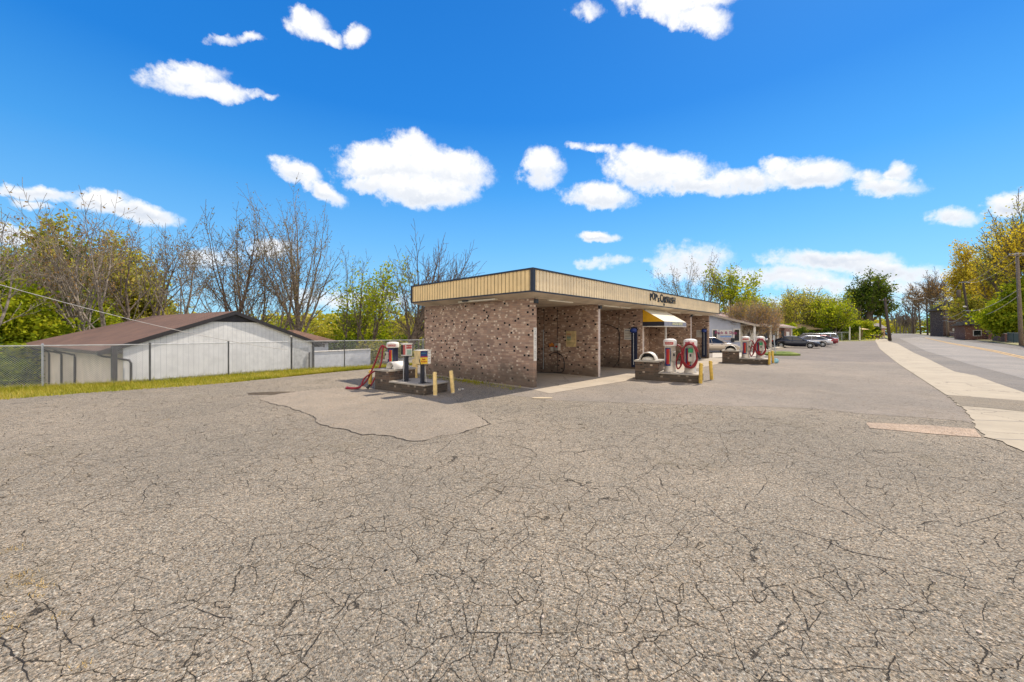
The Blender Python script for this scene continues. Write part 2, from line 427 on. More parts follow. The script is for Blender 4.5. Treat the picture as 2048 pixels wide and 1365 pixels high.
def grassmat(name, cols=((.10, .16, .025), (.17, .22, .035), (.34, .28, .07)), sc1=1.2):
    m, n, b = newmat(name)
    t = n.n('ShaderNodeTexCoord').outputs['Object']
    a = n.noise(t, sc1, 5, .7)[0]; f = n.noise(t, 22, 5, .8)[0]
    c = n.ramp(n.m('ADD', n.m('MULTIPLY', a, .75), n.m('MULTIPLY', f, .25)), [(.30, cols[0]), (.48, cols[1]), (.64, cols[2])])
    c = n.mix(.6, c, n.ramp(f, [(.3, .45), (.7, 1.5)]), 'MULTIPLY')
    n.L.new(c, b.inputs['Base Color']); b.inputs['Roughness'].default_value = .95
    bn = n.n('ShaderNodeBump'); bn.inputs['Strength'].default_value = .8; bn.inputs['Distance'].default_value = .05
    n.L.new(f, bn.inputs['Height']); n.L.new(bn.outputs[0], b.inputs['Normal'])
    return m
def leafmat(name, cols, trans=.45):
    m, n, b = newmat(name)
    g = n.n('ShaderNodeNewGeometry').outputs['Random Per Island']
    t = n.n('ShaderNodeTexCoord').outputs['Object']
    cl = n.noise(t, .55, 3, .6)[0]
    k = n.m('ADD', n.m('MULTIPLY', g, .55), n.m('MULTIPLY', n.ss(cl, .3, .7), .45))
    st = [(i / max(1, len(cols) - 1), c) for i, c in enumerate(cols)]
    c = n.ramp(k, st)
    df = n.n('ShaderNodeBsdfDiffuse'); tr = n.n('ShaderNodeBsdfTranslucent'); mx = n.n('ShaderNodeMixShader')
    n.L.new(c, df.inputs[0]); n.L.new(n.mix(1.0, c, (1.25, 1.2, .6), 'MULTIPLY'), tr.inputs[0]); mx.inputs[0].default_value = trans
    n.L.new(df.outputs[0], mx.inputs[1]); n.L.new(tr.outputs[0], mx.inputs[2])
    n.L.new(mx.outputs[0], m.node_tree.nodes['Material Output'].inputs[0])
    return m
def stripes(name, col, dark, step, width, axis='sum', rough=.6):
    m, n, b = newmat(name)
    t = n.n('ShaderNodeTexCoord').outputs['Object']
    s = n.n('ShaderNodeSeparateXYZ'); n.L.new(t, s.inputs[0])
    a = n.m('ADD', s.outputs[0], s.outputs[1]) if axis == 'sum' else s.outputs[axis]
    fr = n.m('FRACT', n.m('DIVIDE', n.m('ADD', a, 500.0), step))
    no = n.noise(t, 2.0, 5, .7)[0]
    c = n.mix(n.ss(no, .35, .75), col, tuple(x * .80 for x in col))
    c = n.mix(n.m('LESS_THAN', fr, width), c, dark)
    n.L.new(c, b.inputs['Base Color']); b.inputs['Roughness'].default_value = rough
    return m
def shingle(name, c1, c2):
    m, n, b = newmat(name)
    t = n.n('ShaderNodeTexCoord').outputs['Object']
    br = n.n('ShaderNodeTexBrick'); n.L.new(t, br.inputs[0])
    br.inputs['Color1'].default_value = (*c1, 1); br.inputs['Color2'].default_value = (*c2, 1); br.inputs['Mortar'].default_value = (*[x * .5 for x in c2], 1)
    br.inputs['Scale'].default_value = 1.0; br.inputs['Brick Width'].default_value = .35; br.inputs['Row Height'].default_value = .16; br.inputs['Mortar Size'].default_value = .012
    no = n.noise(t, 1.0, 6, .7)[0]
    c = n.mix(.6, br.outputs[0], n.ramp(no, [(.3, .65), (.7, 1.3)]), 'MULTIPLY')
    n.L.new(c, b.inputs['Base Color']); b.inputs['Roughness'].default_value = .95
    return m

M_OLD = asphalt('old_asphalt')
M_NEW = asphalt('newer_asphalt', tone=(.262, .228, .190), crack=.3, agg=.45, stain=.7)
M_PATCH = asphalt('patch_asphalt', tone=(.305, .260, .205), crack=.25, agg=.60, stain=.6)
M_FAR = asphalt('dark_asphalt', tone=(.215, .188, .165), crack=.3, agg=.4, stain=.5)
M_ROADL = asphalt('worn_road', tone=(.275, .255, .232), crack=.15, agg=.3, stain=.3)
M_ROADD = asphalt('road_shoulder_asphalt', tone=(.205, .188, .168), crack=.2, agg=.35, stain=.3)
M_PINK = asphalt('pinkish_patch', tone=(.42, .325, .245), crack=.3, agg=.6, stain=.2)
M_CONC = concrete('pad_concrete', (.40, .335, .255))
M_WALK = concrete('walk_concrete', (.40, .335, .24))
M_KERB = concrete('kerb_concrete', (.50, .44, .35))
M_CAP = concrete('slab_concrete', (.40, .355, .295))
M_DRAIN = asphalt('band_asphalt', tone=(.25, .215, .165), crack=.2, agg=.5)
M_BRICK = brick('wash_brick')
M_IBRICK = brick('island_brick', light=.04, black=.03, base=((.155, .088, .06), (.075, .048, .040), (.21, .13, .09), (.12, .08, .066)), dirt=True, mortar=(.20, .17, .14))
M_RBRICK = brick('red_brick', light=.03, black=.02, base=((.20, .085, .06), (.15, .07, .055), (.23, .10, .07), (.17, .08, .06)), dirt=False, ww=.11)
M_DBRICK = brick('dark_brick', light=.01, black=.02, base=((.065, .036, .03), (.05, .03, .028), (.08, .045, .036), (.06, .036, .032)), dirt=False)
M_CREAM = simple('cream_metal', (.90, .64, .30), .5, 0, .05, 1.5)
M_GROOVE = simple('side_groove', (.42, .29, .14), .8)  # darker cream on the groove faces
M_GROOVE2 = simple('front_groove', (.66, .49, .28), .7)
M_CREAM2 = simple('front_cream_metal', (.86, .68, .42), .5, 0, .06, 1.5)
M_NAVY = simple('navy_trim', (.022, .022, .034), .45, 0, .1)
M_SOFF = simple('soffit_board', (.62, .52, .40), .8, 0, .12, 1.0)
M_YELLOW = simple('yellow_paint', (.62, .40, .06), .6, 0, .12, 9)
M_PALEYEL = simple('faded_yellow_paint', (.78, .56, .22), .6, 0, .12, 9)
M_CANVY = simple('yellow_canvas', (.68, .36, .012), .85, 0, .05)
M_CANVW = simple('faded_cream_canvas', (.66, .60, .46), .85, 0, .05)
M_WHITE = simple('white_paint', (.76, .71, .64), .45, 0, .09, 3)
M_GALV = simple('galvanised_metal', (.50, .51, .52), .4, .7, .1)
M_STEEL = simple('stainless_steel', (.56, .50, .42), .38, .25, .14, 3)
M_RED = simple('red_plastic', (.42, .014, .012), .4, 0, .1)
M_HOSE = simple('red_hose_rubber', (.26, .008, .014), .42, 0, .15, 20)
M_BLACK = simple('black_rubber', (.014, .014, .015), .6, 0, .2)
M_DARK = simple('dark_metal', (.03, .03, .034), .5, 0, .2)
M_BLUE = simple('blue_print', (.02, .05, .24), .5)
M_SIGNB = simple('navy_print', (.018, .03, .14), .5)
M_SIGNY = simple('yellow_print', (.80, .50, .02), .5, 0, .04)
M_GREENP = simple('green_print', (.03, .28, .10), .5)
M_TEAL = simple('teal_print', (.03, .22, .24), .5)
M_ORANGE = simple('orange_print', (.75, .25, .02), .5)
M_TANS = simple('tan_sign', (.66, .50, .24), .6)
M_PAPER = simple('paper_white', (.72, .68, .60), .7, 0, .06)
M_TUBE = simple('lamp_diffuser', (.80, .72, .56), .4, 0, .03)
M_SIDING = stripes('white_siding', (.80, .79, .77), (.52, .52, .52), .20, .07)
M_BLOCKW = simple('white_block', (.78, .79, .82), .8, 0, .06, 2)
M_ROOFR = shingle('brown_shingles', (.185, .098, .062), (.135, .075, .050))
M_ROOFP = shingle('pinkish_shingles', (.36, .255, .22), (.29, .20, .175))
M_BROWN = simple('dark_trim', (.028, .024, .026), .6)
M_WOODP = simple('weathered_pole_wood', (.20, .15, .115), .85, 0, .2, 8, bump=.4)
M_DWOOD = simple('dark_pole_wood', (.085, .062, .050), .85, 0, .2, 8, bump=.4)
M_BARK = simple('grey_bark', (.27, .225, .18), .95, 0, .3, 5, bump=.5)
M_BARKD = simple('dark_bark', (.16, .12, .09), .95, 0, .3, 5, bump=.5)
M_BARKL = simple('pale_bark', (.22, .18, .14), .95, 0, .25, 5, bump=.5)
M_MESHW = simple('bright_wire', (.50, .51, .52), .5)
M_GRASS = grassmat('lawn_grass')
M_SOIL = grassmat('rough_ground', ((.06, .075, .022), (.10, .10, .035), (.15, .12, .06)), .4)
M_WIRE = simple('wire', (.42, .40, .37), .5)
M_CRACK = simple('crack_gap', (.018, .014, .011), .95)
M_GLASS = simple('dark_glass', (.015, .018, .022), .08, 0, .1, 2, spec=.8)
M_L_GREEN = leafmat('leaf_green', [(.10, .15, .015), (.22, .29, .02), (.40, .43, .03), (.60, .55, .05)])
M_L_DARK = leafmat('leaf_dark_green', [(.035, .06, .012), (.075, .12, .02), (.15, .20, .025), (.25, .27, .03)], .35)
M_L_OLIVE = leafmat('leaf_olive', [(.16, .17, .03), (.32, .33, .05), (.50, .44, .08), (.50, .38, .13)])
M_L_BROWN = leafmat('leaf_brown', [(.24, .15, .07), (.36, .21, .09), (.42, .28, .12)], .35)
M_L_BUD = leafmat('leaf_bud', [(.14, .10, .05), (.22, .17, .06), (.26, .24, .07)], .35)
M_L_YEL = leafmat('leaf_yellow', [(.26, .20, .03), (.50, .38, .04), (.66, .50, .06), (.36, .36, .05)])
M_L_PINK = leafmat('leaf_reddish', [(.36, .20, .13), (.48, .28, .18), (.38, .28, .09), (.30, .26, .06)], .35)
M_BLADE = leafmat('grass_blades', [(.13, .16, .02), (.26, .27, .035), (.40, .35, .06), (.52, .40, .13)], .35)

# ------------------------------------------------------------------ ground, road, pavements
rng = random.Random(7)
D1 = Vector((.6845, .7290)); D2 = Vector((-.7293, .6842))
P0 = Vector((.743, 13.38)); ANG = atan2(.7290, .6845)
def L2(u, v): p = P0 + D1 * u + D2 * v; return (p.x, p.y)
def uv_at(px, v):            # u on the line v=const seen in column px
    r = (px - CX) / F; q = P0 + D2 * v
    return (r * q.y - q.x) / (D1.x - r * D1.y)
def v_at(px, u):
    r = (px - CX) / F; q = P0 + D1 * u
    return (r * q.y - q.x) / (D2.x - r * D2.y)
def rough_line(pts, amp, step, seed=1):
    g = random.Random(seed); out_ = []
    for (a, b) in zip(pts[:-1], pts[1:]):
        a = Vector(a); b = Vector(b); L = (b - a).length; n_ = max(1, int(L / step))
        nrm = Vector((-(b - a).y, (b - a).x)).normalized()
        for i in range(n_):
            k = i / n_; out_.append(tuple(a.lerp(b, k) + nrm * (g.uniform(-amp, amp) if i else 0)))
    out_.append(tuple(pts[-1])); return out_
def earclip_sheet(mb, poly, z, mi=0):
    mb.sheet(poly, z, mi)

g = MB(); g.sheet([(-1500, -300), (2500, -300), (2500, 3000), (-1500, 3000)], -1.9)
struct(g, 'ground', M_SOIL, 'rough ground stretching away to the horizon')
# raised earth under lot and road, with a bank falling away behind the fence
FP = [at(-700, 786), at(-60, 781), at(85, 775), at(300, 765), at(457, 752), at(583, 741), at(689, 736)]
fl = Vector(FP[-1]); fd = (Vector(FP[-1]) - Vector(FP[-2])).normalized()
FP.append(tuple(fl + fd * 9.0))
top = []; bot = []
for i, p in enumerate(FP):
    a = Vector(FP[max(0, i - 1)]); b = Vector(FP[min(len(FP) - 1, i + 1)]); nn = Vector((-(b - a).y, (b - a).x)).normalized()
    top.append(Vector(p) + nn * .35); bot.append(Vector(p) + nn * 4.0)
g = MB()
vs = [(p.x, p.y, -.16) for p in top] + [(p.x, p.y, -1.85) for p in bot]; n_ = len(top)
g.add(vs, [(i, i + 1, n_ + i + 1, n_ + i) for i in range(n_ - 1)])
far = [(-25, 75), (-25, 400), (900, 900), (900, -60), (-60, -60)]
g.sheet([(p.x, p.y) for p in top] + far, -.16)
struct(g, 'terrace', M_SOIL, 'level earth terrace that carries the lot and drops behind the fence')

gedge = [at(-900, 822), at(-300, 815), at(0, 799), at(100, 791.5), at(200, 784), at(330, 775.5), at(460, 766), at(600, 751.5), at(740, 737.5), at(800, 730)]
gedge = rough_line(gedge, .07, .35, 3)
walkL = [at(2300, 985), at(2120, 925), at(2048, 905), at(2036, 899), at(2005, 884), at(1967, 875), at(1958, 862), at(1951, 849), at(1940, 835), at(1927, 819), at(1891, 790), at(1839, 756), at(1799, 730), at(1780, 715), at(1759.5, 698), at(1750.5, 682)]
walkLr = rough_line(walkL[:11], .045, .22, 5) + walkL[11:]
lot = [(-45, -30), (14, -30)] + [(14, 2.5)] + walkLr + [at(1640, 684), at(1600, 690), (24, 62), (-4, 36), (-9.5, 27)] + gedge[::-1]
g = MB(); g.sheet(lot, 0.0)
# kerb-like edge of the asphalt so the sheet has thickness
n_ = len(lot); g.add([(x, y, 0) for x, y in lot] + [(x, y, -.15) for x, y in lot], [(i, (i + 1) % n_, n_ + (i + 1) % n_, n_ + i) for i in range(n_)])
struct(g, 'parking_lot', M_OLD, 'worn cracked asphalt of the wide forecourt')

newp = [at(1010, 790), at(1100, 801), at(1200, 804), at(1300, 808), at(1440, 812), at(1560, 815), at(1640, 819), at(1740, 829), at(1850, 836), at(1930, 843), at(1951, 851)]
newp = rough_line(newp, .03, .3, 11)
Lr = [p for p in walkLr if p[1] > at(0, 851)[1]]
newp = newp + [(x - .03, y) for x, y in Lr] + [at(1640, 684.5), at(1600, 690), (24, 61.5), L2(24, 9), L2(-.3, 9), L2(-.3, -.2)]
g = MB(); g.sheet(newp, .004); struct(g, 'resurfaced_lot', M_NEW, 'smoother grey asphalt in front of the wash bays')
farp = [at(1545, 716), at(1640, 723), at(1775, 725), at(1792, 726.5), at(1780, 716), at(1760, 699.5), at(1751, 683.2), at(1640, 685.2), at(1560, 700), at(1500, 708), at(1440, 715)]
g = MB(); g.sheet(farp, .009); struct(g, 'far_lot', M_FAR, 'older dark asphalt where the cars are parked')
patch = [(517.5, 798), (542.5, 808), (574, 814), (605, 825.6), (627, 833), (636, 847.5), (667.5, 857), (699, 861.6), (724, 871), (745.6, 869), (777, 872.5), (824, 883.4), (849, 882.5), (880, 872.5), (917.5, 868), (949, 857), (981.6, 849), (955, 832), (930, 819), (915, 806), (900, 796), (860, 785), (744, 777), (700, 776), (640, 779), (560, 788)]
pp = [at(*p) for p in patch]
edge = rough_line(pp[:18], .035, .12, 9)
g = MB(); g.sheet(edge + pp[18:], .006); struct(g, 'asphalt_patch', M_PATCH, 'smooth asphalt patch with a broken edge')
def ribbon(pts, w0, w1, z, seed, mb):
    gg = random.Random(seed); vs = []; fs = []
    for i, p in enumerate(pts):
        a = Vector(pts[max(0, i - 1)]); b = Vector(pts[min(len(pts) - 1, i + 1)])
        t_ = (b - a); nn = Vector((-t_.y, t_.x)).normalized()
        w_ = gg.uniform(w0, w1) * (0.15 if i in (0, len(pts) - 1) else 1)
        q = Vector(p)
        vs += [(*(q + nn * w_), z), (*(q - nn * w_), z)]
    for i in range(len(pts) - 1): fs.append((2 * i, 2 * i + 1, 2 * i + 3, 2 * i + 2))
    mb.add(vs, fs)
g = MB()
ribbon(edge[5:60], .002, .012, .0095, 2, g); ribbon(edge[64:], .002, .02, .0095, 12, g)
ribbon(rough_line([at(*p) for p in [(1640, 1075), (1690, 1100), (1740, 1112), (1800, 1123), (1850, 1135), (1900, 1150), (1960, 1172)]], .02, .08, 4), .001, .006, .003, 5, g)
ribbon(rough_line([at(*p) for p in [(1665, 962), (1680, 990), (1705, 1015), (1740, 1040), (1780, 1060), (1830, 1090)]], .02, .08, 5), .001, .006, .003, 6, g)
ribbon(rough_line([at(*p) for p in [(1405, 1010), (1450, 1045), (1520, 1065), (1600, 1085)]], .02, .08, 6), .001, .007, .003, 7, g)
ribbon(rough_line([at(*p) for p in [(0, 1270), (15, 1295), (40, 1320), (60, 1365)]], .01, .05, 8), .001, .006, .003, 8, g)
ribbon(rough_line([at(*p) for p in [(125, 1260), (140, 1282), (165, 1300)]], .01, .05, 9), .001, .004, .003, 9, g)
ribbon(rough_line([at(*p) for p in [(385, 1215), (430, 1232), (470, 1240)]], .01, .05, 10), .001, .004, .003, 10, g)
struct(g, 'asphalt_cracks', M_CRACK, 'long open cracks in the asphalt')
# pothole left of the patch
g = MB(); c = at(555, 787)
g.sheet([(c[0] + cos(a * .5) * (.9 + .35 * rng.random()), c[1] + sin(a * .5) * (.28 + .14 * rng.random())) for a in range(12)], .0035)
struct(g, 'pothole', asphalt('broken_asphalt', tone=(.13, .10, .07), crack=1.2, agg=1.3), 'shallow broken hollow in the asphalt')
g = MB(); g.sheet(rough_line([at(1733, 846), at(1850, 851), at(1949, 859), at(1963, 876), at(1880, 870), at(1740, 857), at(1733, 846)], .012, .2, 2)[:-1], .008)
struct(g, 'patched_trench', M_PINK, 'pinkish repair strip across the asphalt')
# concrete pad of the bays and apron
g = MB()
xs = [-.45, 4.5, 9.0, 12.2, 16.6, 21.0]
g.sheet([L2(-.55, -1.15), L2(9.2, -1.9), L2(21.3, -1.9), L2(21.3, 7.2), L2(-.25, 7.2), L2(-.25, 0.0)], .012)
struct(g, 'concrete_pad', M_CONC, 'stained concrete apron under the wash bays')
g = MB()
for (px, py, w_, h_) in [(1085, 797, .42, .16)]:
    c = at(px, py); g.sheet([(c[0] + cos(a * .6) * w_ * rng.uniform(.7, 1), c[1] + sin(a * .6) * h_ * rng.uniform(.6, 1)) for a in range(10)], .016)
struct(g, 'gutter_debris', concrete('pale_debris', (.50, .40, .26)), 'pale crumbled edge of the concrete apron')

# sidewalk
kerb = [at(2600, 1010), at(2200, 842), at(2048, 786), at(1997, 768.6), at(1951, 752), at(1909, 744), at(1887, 734), at(1855, 718), at(1827, 706), at(1795, 688), at(1779, 684)]
g = MB(); poly = walkL + [at(1757, 675), at(1762, 672.5)] + [at(1769, 672.5), at(1772, 676)] + kerb[::-1]
walkpoly = [(14, 2.5)] + walkL
g.sheet([(40, -6), (14, -6), (14, 2.5)] + walkLr + [at(1752, 675), at(1757, 671)] + [at(1766, 671), at(1770, 676)] + kerb[::-1], .014)
kk = kerb
n_ = len(kk); g.add([(x, y, .014) for x, y in kk] + [(x, y, -.14) for x, y in kk], [(i, i + 1, n_ + i + 1, n_ + i) for i in range(n_ - 1)])
struct(g, 'sidewalk', M_WALK, 'pale concrete pavement beside the street')
g = MB(); g.sheet([at(1893, 791), at(2048, 803), at(2300, 824), at(2300, 850), at(2048, 825), at(1985, 818), at(1921, 813)], .019)
struct(g, 'driveway_gutter', M_DRAIN, 'brownish asphalt band crossing the pavement')
# joints in the pavement
g = MB()
for py in (697, 701, 706, 712, 720, 731, 745, 765, 842, 880):
    xs_ = [p for p in walkL]
    # left edge x at that row
    def edge_x(line, y):
        for a, b in zip(line[:-1], line[1:]):
            ya, yb = a[1], b[1]
            if (ya - y) * (yb - y) <= 0 and ya != yb: k = (y - ya) / (yb - ya); return a[0] + k * (b[0] - a[0])
        return None
    Yy = at(0, py)[1]; xl = edge_x(walkL, Yy); xr = edge_x(kerb, Yy)
    if xl is None: continue
    if xr is None: xr = xl + 6
    g.add([(xl + .05, Yy, .0165), (xr - .05, Yy - .5, .0165), (xr - .05, Yy - .46, .0165), (xl + .05, Yy + .04, .0165)], [(0, 1, 2, 3)])
struct(g, 'sidewalk_joints', simple('joint_dirt', (.16, .13, .09)), 'dark joints between the pavement slabs')

# street
FK = [at(2600, 758, -.1), at(2048, 693.5, -.1), at(1979, 684.5, -.1), at(1939, 679.2, -.1), at(1879, 672.8, -.1), at(1840, 669.2, -.1), at(1818, 667.4, -.1)]
g = MB()
g.sheet([(60, -20), (40, -8)] + kerb + [at(1772, 676.5), at(1768, 671), at(1772, 667.4)] + FK[::-1] + [(150, -20)], -.10)
struct(g, 'road', M_ROADD, 'dark asphalt edge lanes of the street')
def sheetpx(name, mat, pts, z, label):
    g = MB(); g.sheet([at(px, py, z) for px, py in pts], z); return struct(g, name, mat, label)
sheetpx('road_lane', M_ROADL, [(2600, 965), (2048, 757.6), (1939, 729), (1851, 702), (1799, 677), (1838, 674.5), (1899, 688), (1985, 704), (2048, 718), (2600, 842)], -.094, 'pale worn lane of the street')
sheetpx('road_far_lane', asphalt('far_lane_asphalt', tone=(.235, .225, .21), crack=.2, agg=.3, stain=.3), [(2600, 836), (2048, 714), (1985, 700.5), (1899, 686), (1838, 673.5), (1830, 670.5), (1879, 676.5), (1939, 684.5), (1979, 690.5), (2048, 701.5), (2600, 783)], -.090, 'grey far lane of the street')
for k, (a, b) in enumerate([(0, 1.7), (3.0, 4.7)]):
    base_ = [(2600, 836), (2048, 713.5), (1985, 700), (1899, 685.6), (1850, 675.2)]
    sc_ = lambda px: max(.18, (px - 1780) / 268.0)
    sheetpx('yellow_line', simple('worn_yellow_line', (.52, .33, .13), .9, 0, .2, 3), [(x, y + a * sc_(x)) for x, y in base_] + [(x, y + b * sc_(x)) for x, y in base_[::-1]], -.086, 'worn orange line painted along the street')
# far pavement and lawn
g = MB()
off = [Vector(p) for p in FK]
o2 = []; o3 = []
for i, p in enumerate(off):
    a = off[max(0, i - 1)]; b = off[min(len(off) - 1, i + 1)]; nn = Vector((-(b - a).y, (b - a).x)).normalized()
    if nn.x < 0: nn = -nn
    o2.append(p + nn * 1.2 * (1 + p.y / 90)); o3.append(p + nn * 3.2 * (1 + p.y / 90))
def strip(g, A, B, za, zb):
    n_ = len(A); g.add([(p[0], p[1], za) for p in A] + [(p[0], p[1], zb) for p in B], [(i, i + 1, n_ + i + 1, n_ + i) for i in range(n_ - 1)])
g = MB(); strip(g, off, off, -.1, .03); strip(g, off, o2, .03, .04); struct(g, 'verge', grassmat('verge_grass', ((.13, .15, .04), (.24, .22, .08), (.40, .31, .16)), .8), 'thin grass verge at the far kerb')
g = MB(); strip(g, o2, o3, .044, .048); struct(g, 'far_sidewalk', M_KERB, 'concrete pavement on the far side of the street')
g = MB(); g.sheet([tuple(p) for p in o3] + [(500, 900), (900, 900), (900, 40)], .044); struct(g, 'lawn', grassmat('bright_lawn', ((.08, .12, .02), (.17, .22, .04), (.30, .28, .07)), .15), 'lawn on the far side of the street')
g = MB(); g.sheet([at(1750, 681.6), at(1640, 684.2), at(1600, 689), at(1560, 676), at(1600, 670), (140, 260), at(1756, 669.5), at(1751, 675)], .02)
struct(g, 'field', grassmat('dry_field', ((.14, .18, .03), (.27, .27, .06), (.42, .33, .12)), .12), 'dry grass field behind the parked cars')
g = MB(); g.sheet([at(1771, 676), at(1766, 671), at(1763, 669), at(1771, 669), at(1775, 674), at(1783, 683)], .03); struct(g, 'kerb_grass', grassmat('kerb_grass', ((.16, .2, .03), (.3, .3, .06), (.4, .34, .1)), .6), 'grass strip between pavement and street')
# planted island in the far lot
g = MB(); c = at(1562, 711)
nr = 20; ring = [(c[0] + cos(2 * pi * i / nr) * 1.5, c[1] + sin(2 * pi * i / nr) * 1.0) for i in range(nr)]
ring2 = [(c[0] + (x - c[0]) * .5, c[1] + (y - c[1]) * .5) for x, y in ring]
g.add([(x, y, .0) for x, y in ring] + [(x, y, .14) for x, y in ring] + [(x, y, .32) for x, y in ring2], [(i, (i + 1) % nr, nr + (i + 1) % nr, nr + i) for i in range(nr)] + [(nr + i, nr + (i + 1) % nr, 2 * nr + (i + 1) % nr, 2 * nr + i) for i in range(nr)] + [tuple(range(2 * nr, 3 * nr))])
struct(g, 'planted_island', grassmat('island_grass', ((.06, .10, .015), (.12, .17, .02), (.22, .24, .04)), 2), 'small grass mound in the far lot')
g = MB(); g.sheet([at(1425, 716.5), at(1530, 713), at(1545, 706), at(1500, 702), at(1425, 706)], .03)
struct(g, 'kerb_bed', M_KERB, 'pale kerb strip in front of the white office')

# grass strip along the fence: soil sheet + blades
g = MB(); gi = [(x, y) for x, y in gedge]
tp = [(p.x, p.y) for p in top]
g.sheet(gi + tp[::-1], .0)
n_ = len(gi)
struct(g, 'grass_strip', grassmat('strip_grass', ((.12, .15, .02), (.24, .24, .03), (.44, .34, .08)), 1.0), 'narrow strip of grass along the chain link fence')
def blades(poly_a, poly_b, count, h0, h1, seed, mb, fringe=.08):
    gg = random.Random(seed)
    A = [Vector(p) for p in poly_a]; B = [Vector(p) for p in poly_b]
    def along(P, k):
        L = [(P[i + 1] - P[i]).length for i in range(len(P) - 1)]; T = sum(L) * k
        for i, l in enumerate(L):
            if T <= l: return P[i].lerp(P[i + 1], T / l)
            T -= l
        return P[-1]
    for _ in range(count):
        k = gg.random(); q = gg.random() * (1 + fringe) - fringe * gg.random()
        p = along(A, k).lerp(along(B, k), q)
        h = gg.uniform(h0, h1) * (1.0 if gg.random() > .1 else 1.8); a = gg.uniform(0, 2 * pi); w_ = gg.uniform(.006, .016)
        ln = Vector((cos(a), sin(a))) * h * gg.uniform(.2, .8); sd = Vector((-sin(a), cos(a))) * w_
        mb.add([(p.x - sd.x, p.y - sd.y, 0), (p.x + sd.x, p.y + sd.y, 0), (p.x + ln.x + sd.x * .2, p.y + ln.y + sd.y * .2, h)], [(0, 1, 2)])
g = MB(); blades(gi[::3], tp[1:], 42000, .04, .13, 4, g); 
o = g.build('fence_grass', M_BLADE); tag(o, 'yellow green grass growing along the foot of the chain link fence', 'grass', kind='stuff')
# straw-coloured weeds in the cracks and by the brick wall
g = MB(); gg = random.Random(5)
spots = [(20, 1100, .12, 40), (35, 1155, .16, 70), (55, 1170, .16, 60), (95, 1175, .1, 30), (65, 1195, .10, 20), (15, 1235, .08, 25), (165, 1330, .08, 20), (115, 1235, .08, 14), (5, 1265, .1, 20), (335, 840, .1, 10)]
for (px, py, r_, n__) in spots:
    c = at(px, py)
    for _ in range(n__):
        a = gg.uniform(0, 6.28); rr = r_ * gg.random(); h = gg.uniform(.008, .03); l = gg.uniform(.01, .03); b_ = gg.uniform(0, 6.28)
        x, y = c[0] + cos(a) * rr, c[1] + sin(a) * rr * .7
        g.add([(x, y, 0.002), (x + .004, y + .003, 0.002), (x + cos(b_) * l, y + sin(b_) * l, h)], [(0, 1, 2)])
o = g.build('crack_weeds', simple('straw', (.48, .33, .12), .9)); tag(o, 'straw coloured weeds sprouting from cracks in the near asphalt', 'weeds', kind='stuff')
g = MB()
for _ in range(2600):
    u = gg.uniform(-.9, -.10); v = gg.uniform(.2, 6.6)
    if gg.random() > (1.0 if v > 2.2 and v < 3.6 and u > -.6 else .18): continue
    p = L2(u, v); h = gg.uniform(.02, .09); b_ = gg.uniform(0, 6.28)
    g.add([(p[0], p[1], .003), (p[0] + .02, p[1] + .01, .003), (p[0] + cos(b_) * .05, p[1] + sin(b_) * .05, h)], [(0, 1, 2)])
o = g.build('wall_weeds', M_BLADE); tag(o, 'green weeds at the foot of the shaded brick side wall', 'weeds', kind='stuff')
# loose stones on the near asphalt
g = MB()
for _ in range(900):
    px = gg.uniform(-80, 2130); py = HY + 95 + (701 - 95) * gg.random() ** .55
    c = at(px, py); s_ = gg.uniform(.003, .009) * (1 if gg.random() > .04 else 2.0)
    vs = [(c[0] + s_ * gg.uniform(.5, 1.2) * cos(a), c[1] + s_ * gg.uniform(.5, 1.2) * sin(a), .002 + (s_ * .55 if k else 0)) for k in (0, 1) for a in (0, 1.26, 2.5, 3.77, 5)]
    g.add(vs, [(5, 6, 7, 8, 9)] + [(i, (i + 1) % 5, 5 + (i + 1) % 5, 5 + i) for i in range(5)])
o = g.build('loose_gravel', simple('grit', (.36, .30, .24), .9, 0, .5, 3)); tag(o, 'loose grit scattered over the near asphalt', 'gravel', kind='stuff')

# ------------------------------------------------------------------ car wash building (local x = along the front, y = into the bays)
cw = thing('car_wash', 'long flat roofed brick car wash with open bays, cream ribbed fascia and a yellow awning', 'car wash', (P0.x, P0.y, 0), ANG)
WT = 3.2; FB, FT = 3.325, 4.14; FU0, FU1, FV0, FV1 = -.60, 21.35, -.50, 6.90
walls = [(0, .20), (uv_at(1195, 0), 0), (uv_at(1284, 0), 0), (uv_at(1330, 0), 0), (uv_at(1380.5, 0), 0), (uv_at(1417, 0), 0)]
WU = [w_[0] for w_ in walls]
def wallbox(u0, v0, v1, z1=WT, th=.20): return MB().box(u0, u0 + th, v0, v1, .0, z1)
for i, u0 in enumerate(WU):
    lab = ['outer brick side wall in shade speckled with pale and black bricks', None, None, None, None, None][i]
    wl = wallbox(u0, .03 if i == 3 else 0, 6.73).build('wall', M_BRICK, cw, label=lab)
# brick back wall pieces of the office bay and recessed office front
ob = MB().box(WU[2] + .2, WU[3], .95, 1.15, 0, WT).build('wall', M_BRICK, cw, label='recessed sunlit brick front between two bays')
MB().box(WU[2] + .2, WU[3], 6.3, 6.5, 0, WT).build('wall', M_BRICK, cw)
# dark metal header at the back of bays
for a, b in ((0, 1), (1, 2), (3, 4), (4, 5)):
    MB().box(WU[a] + .2, WU[b], 6.55, 6.70, 2.75, WT).build('back_header', M_NAVY, cw)
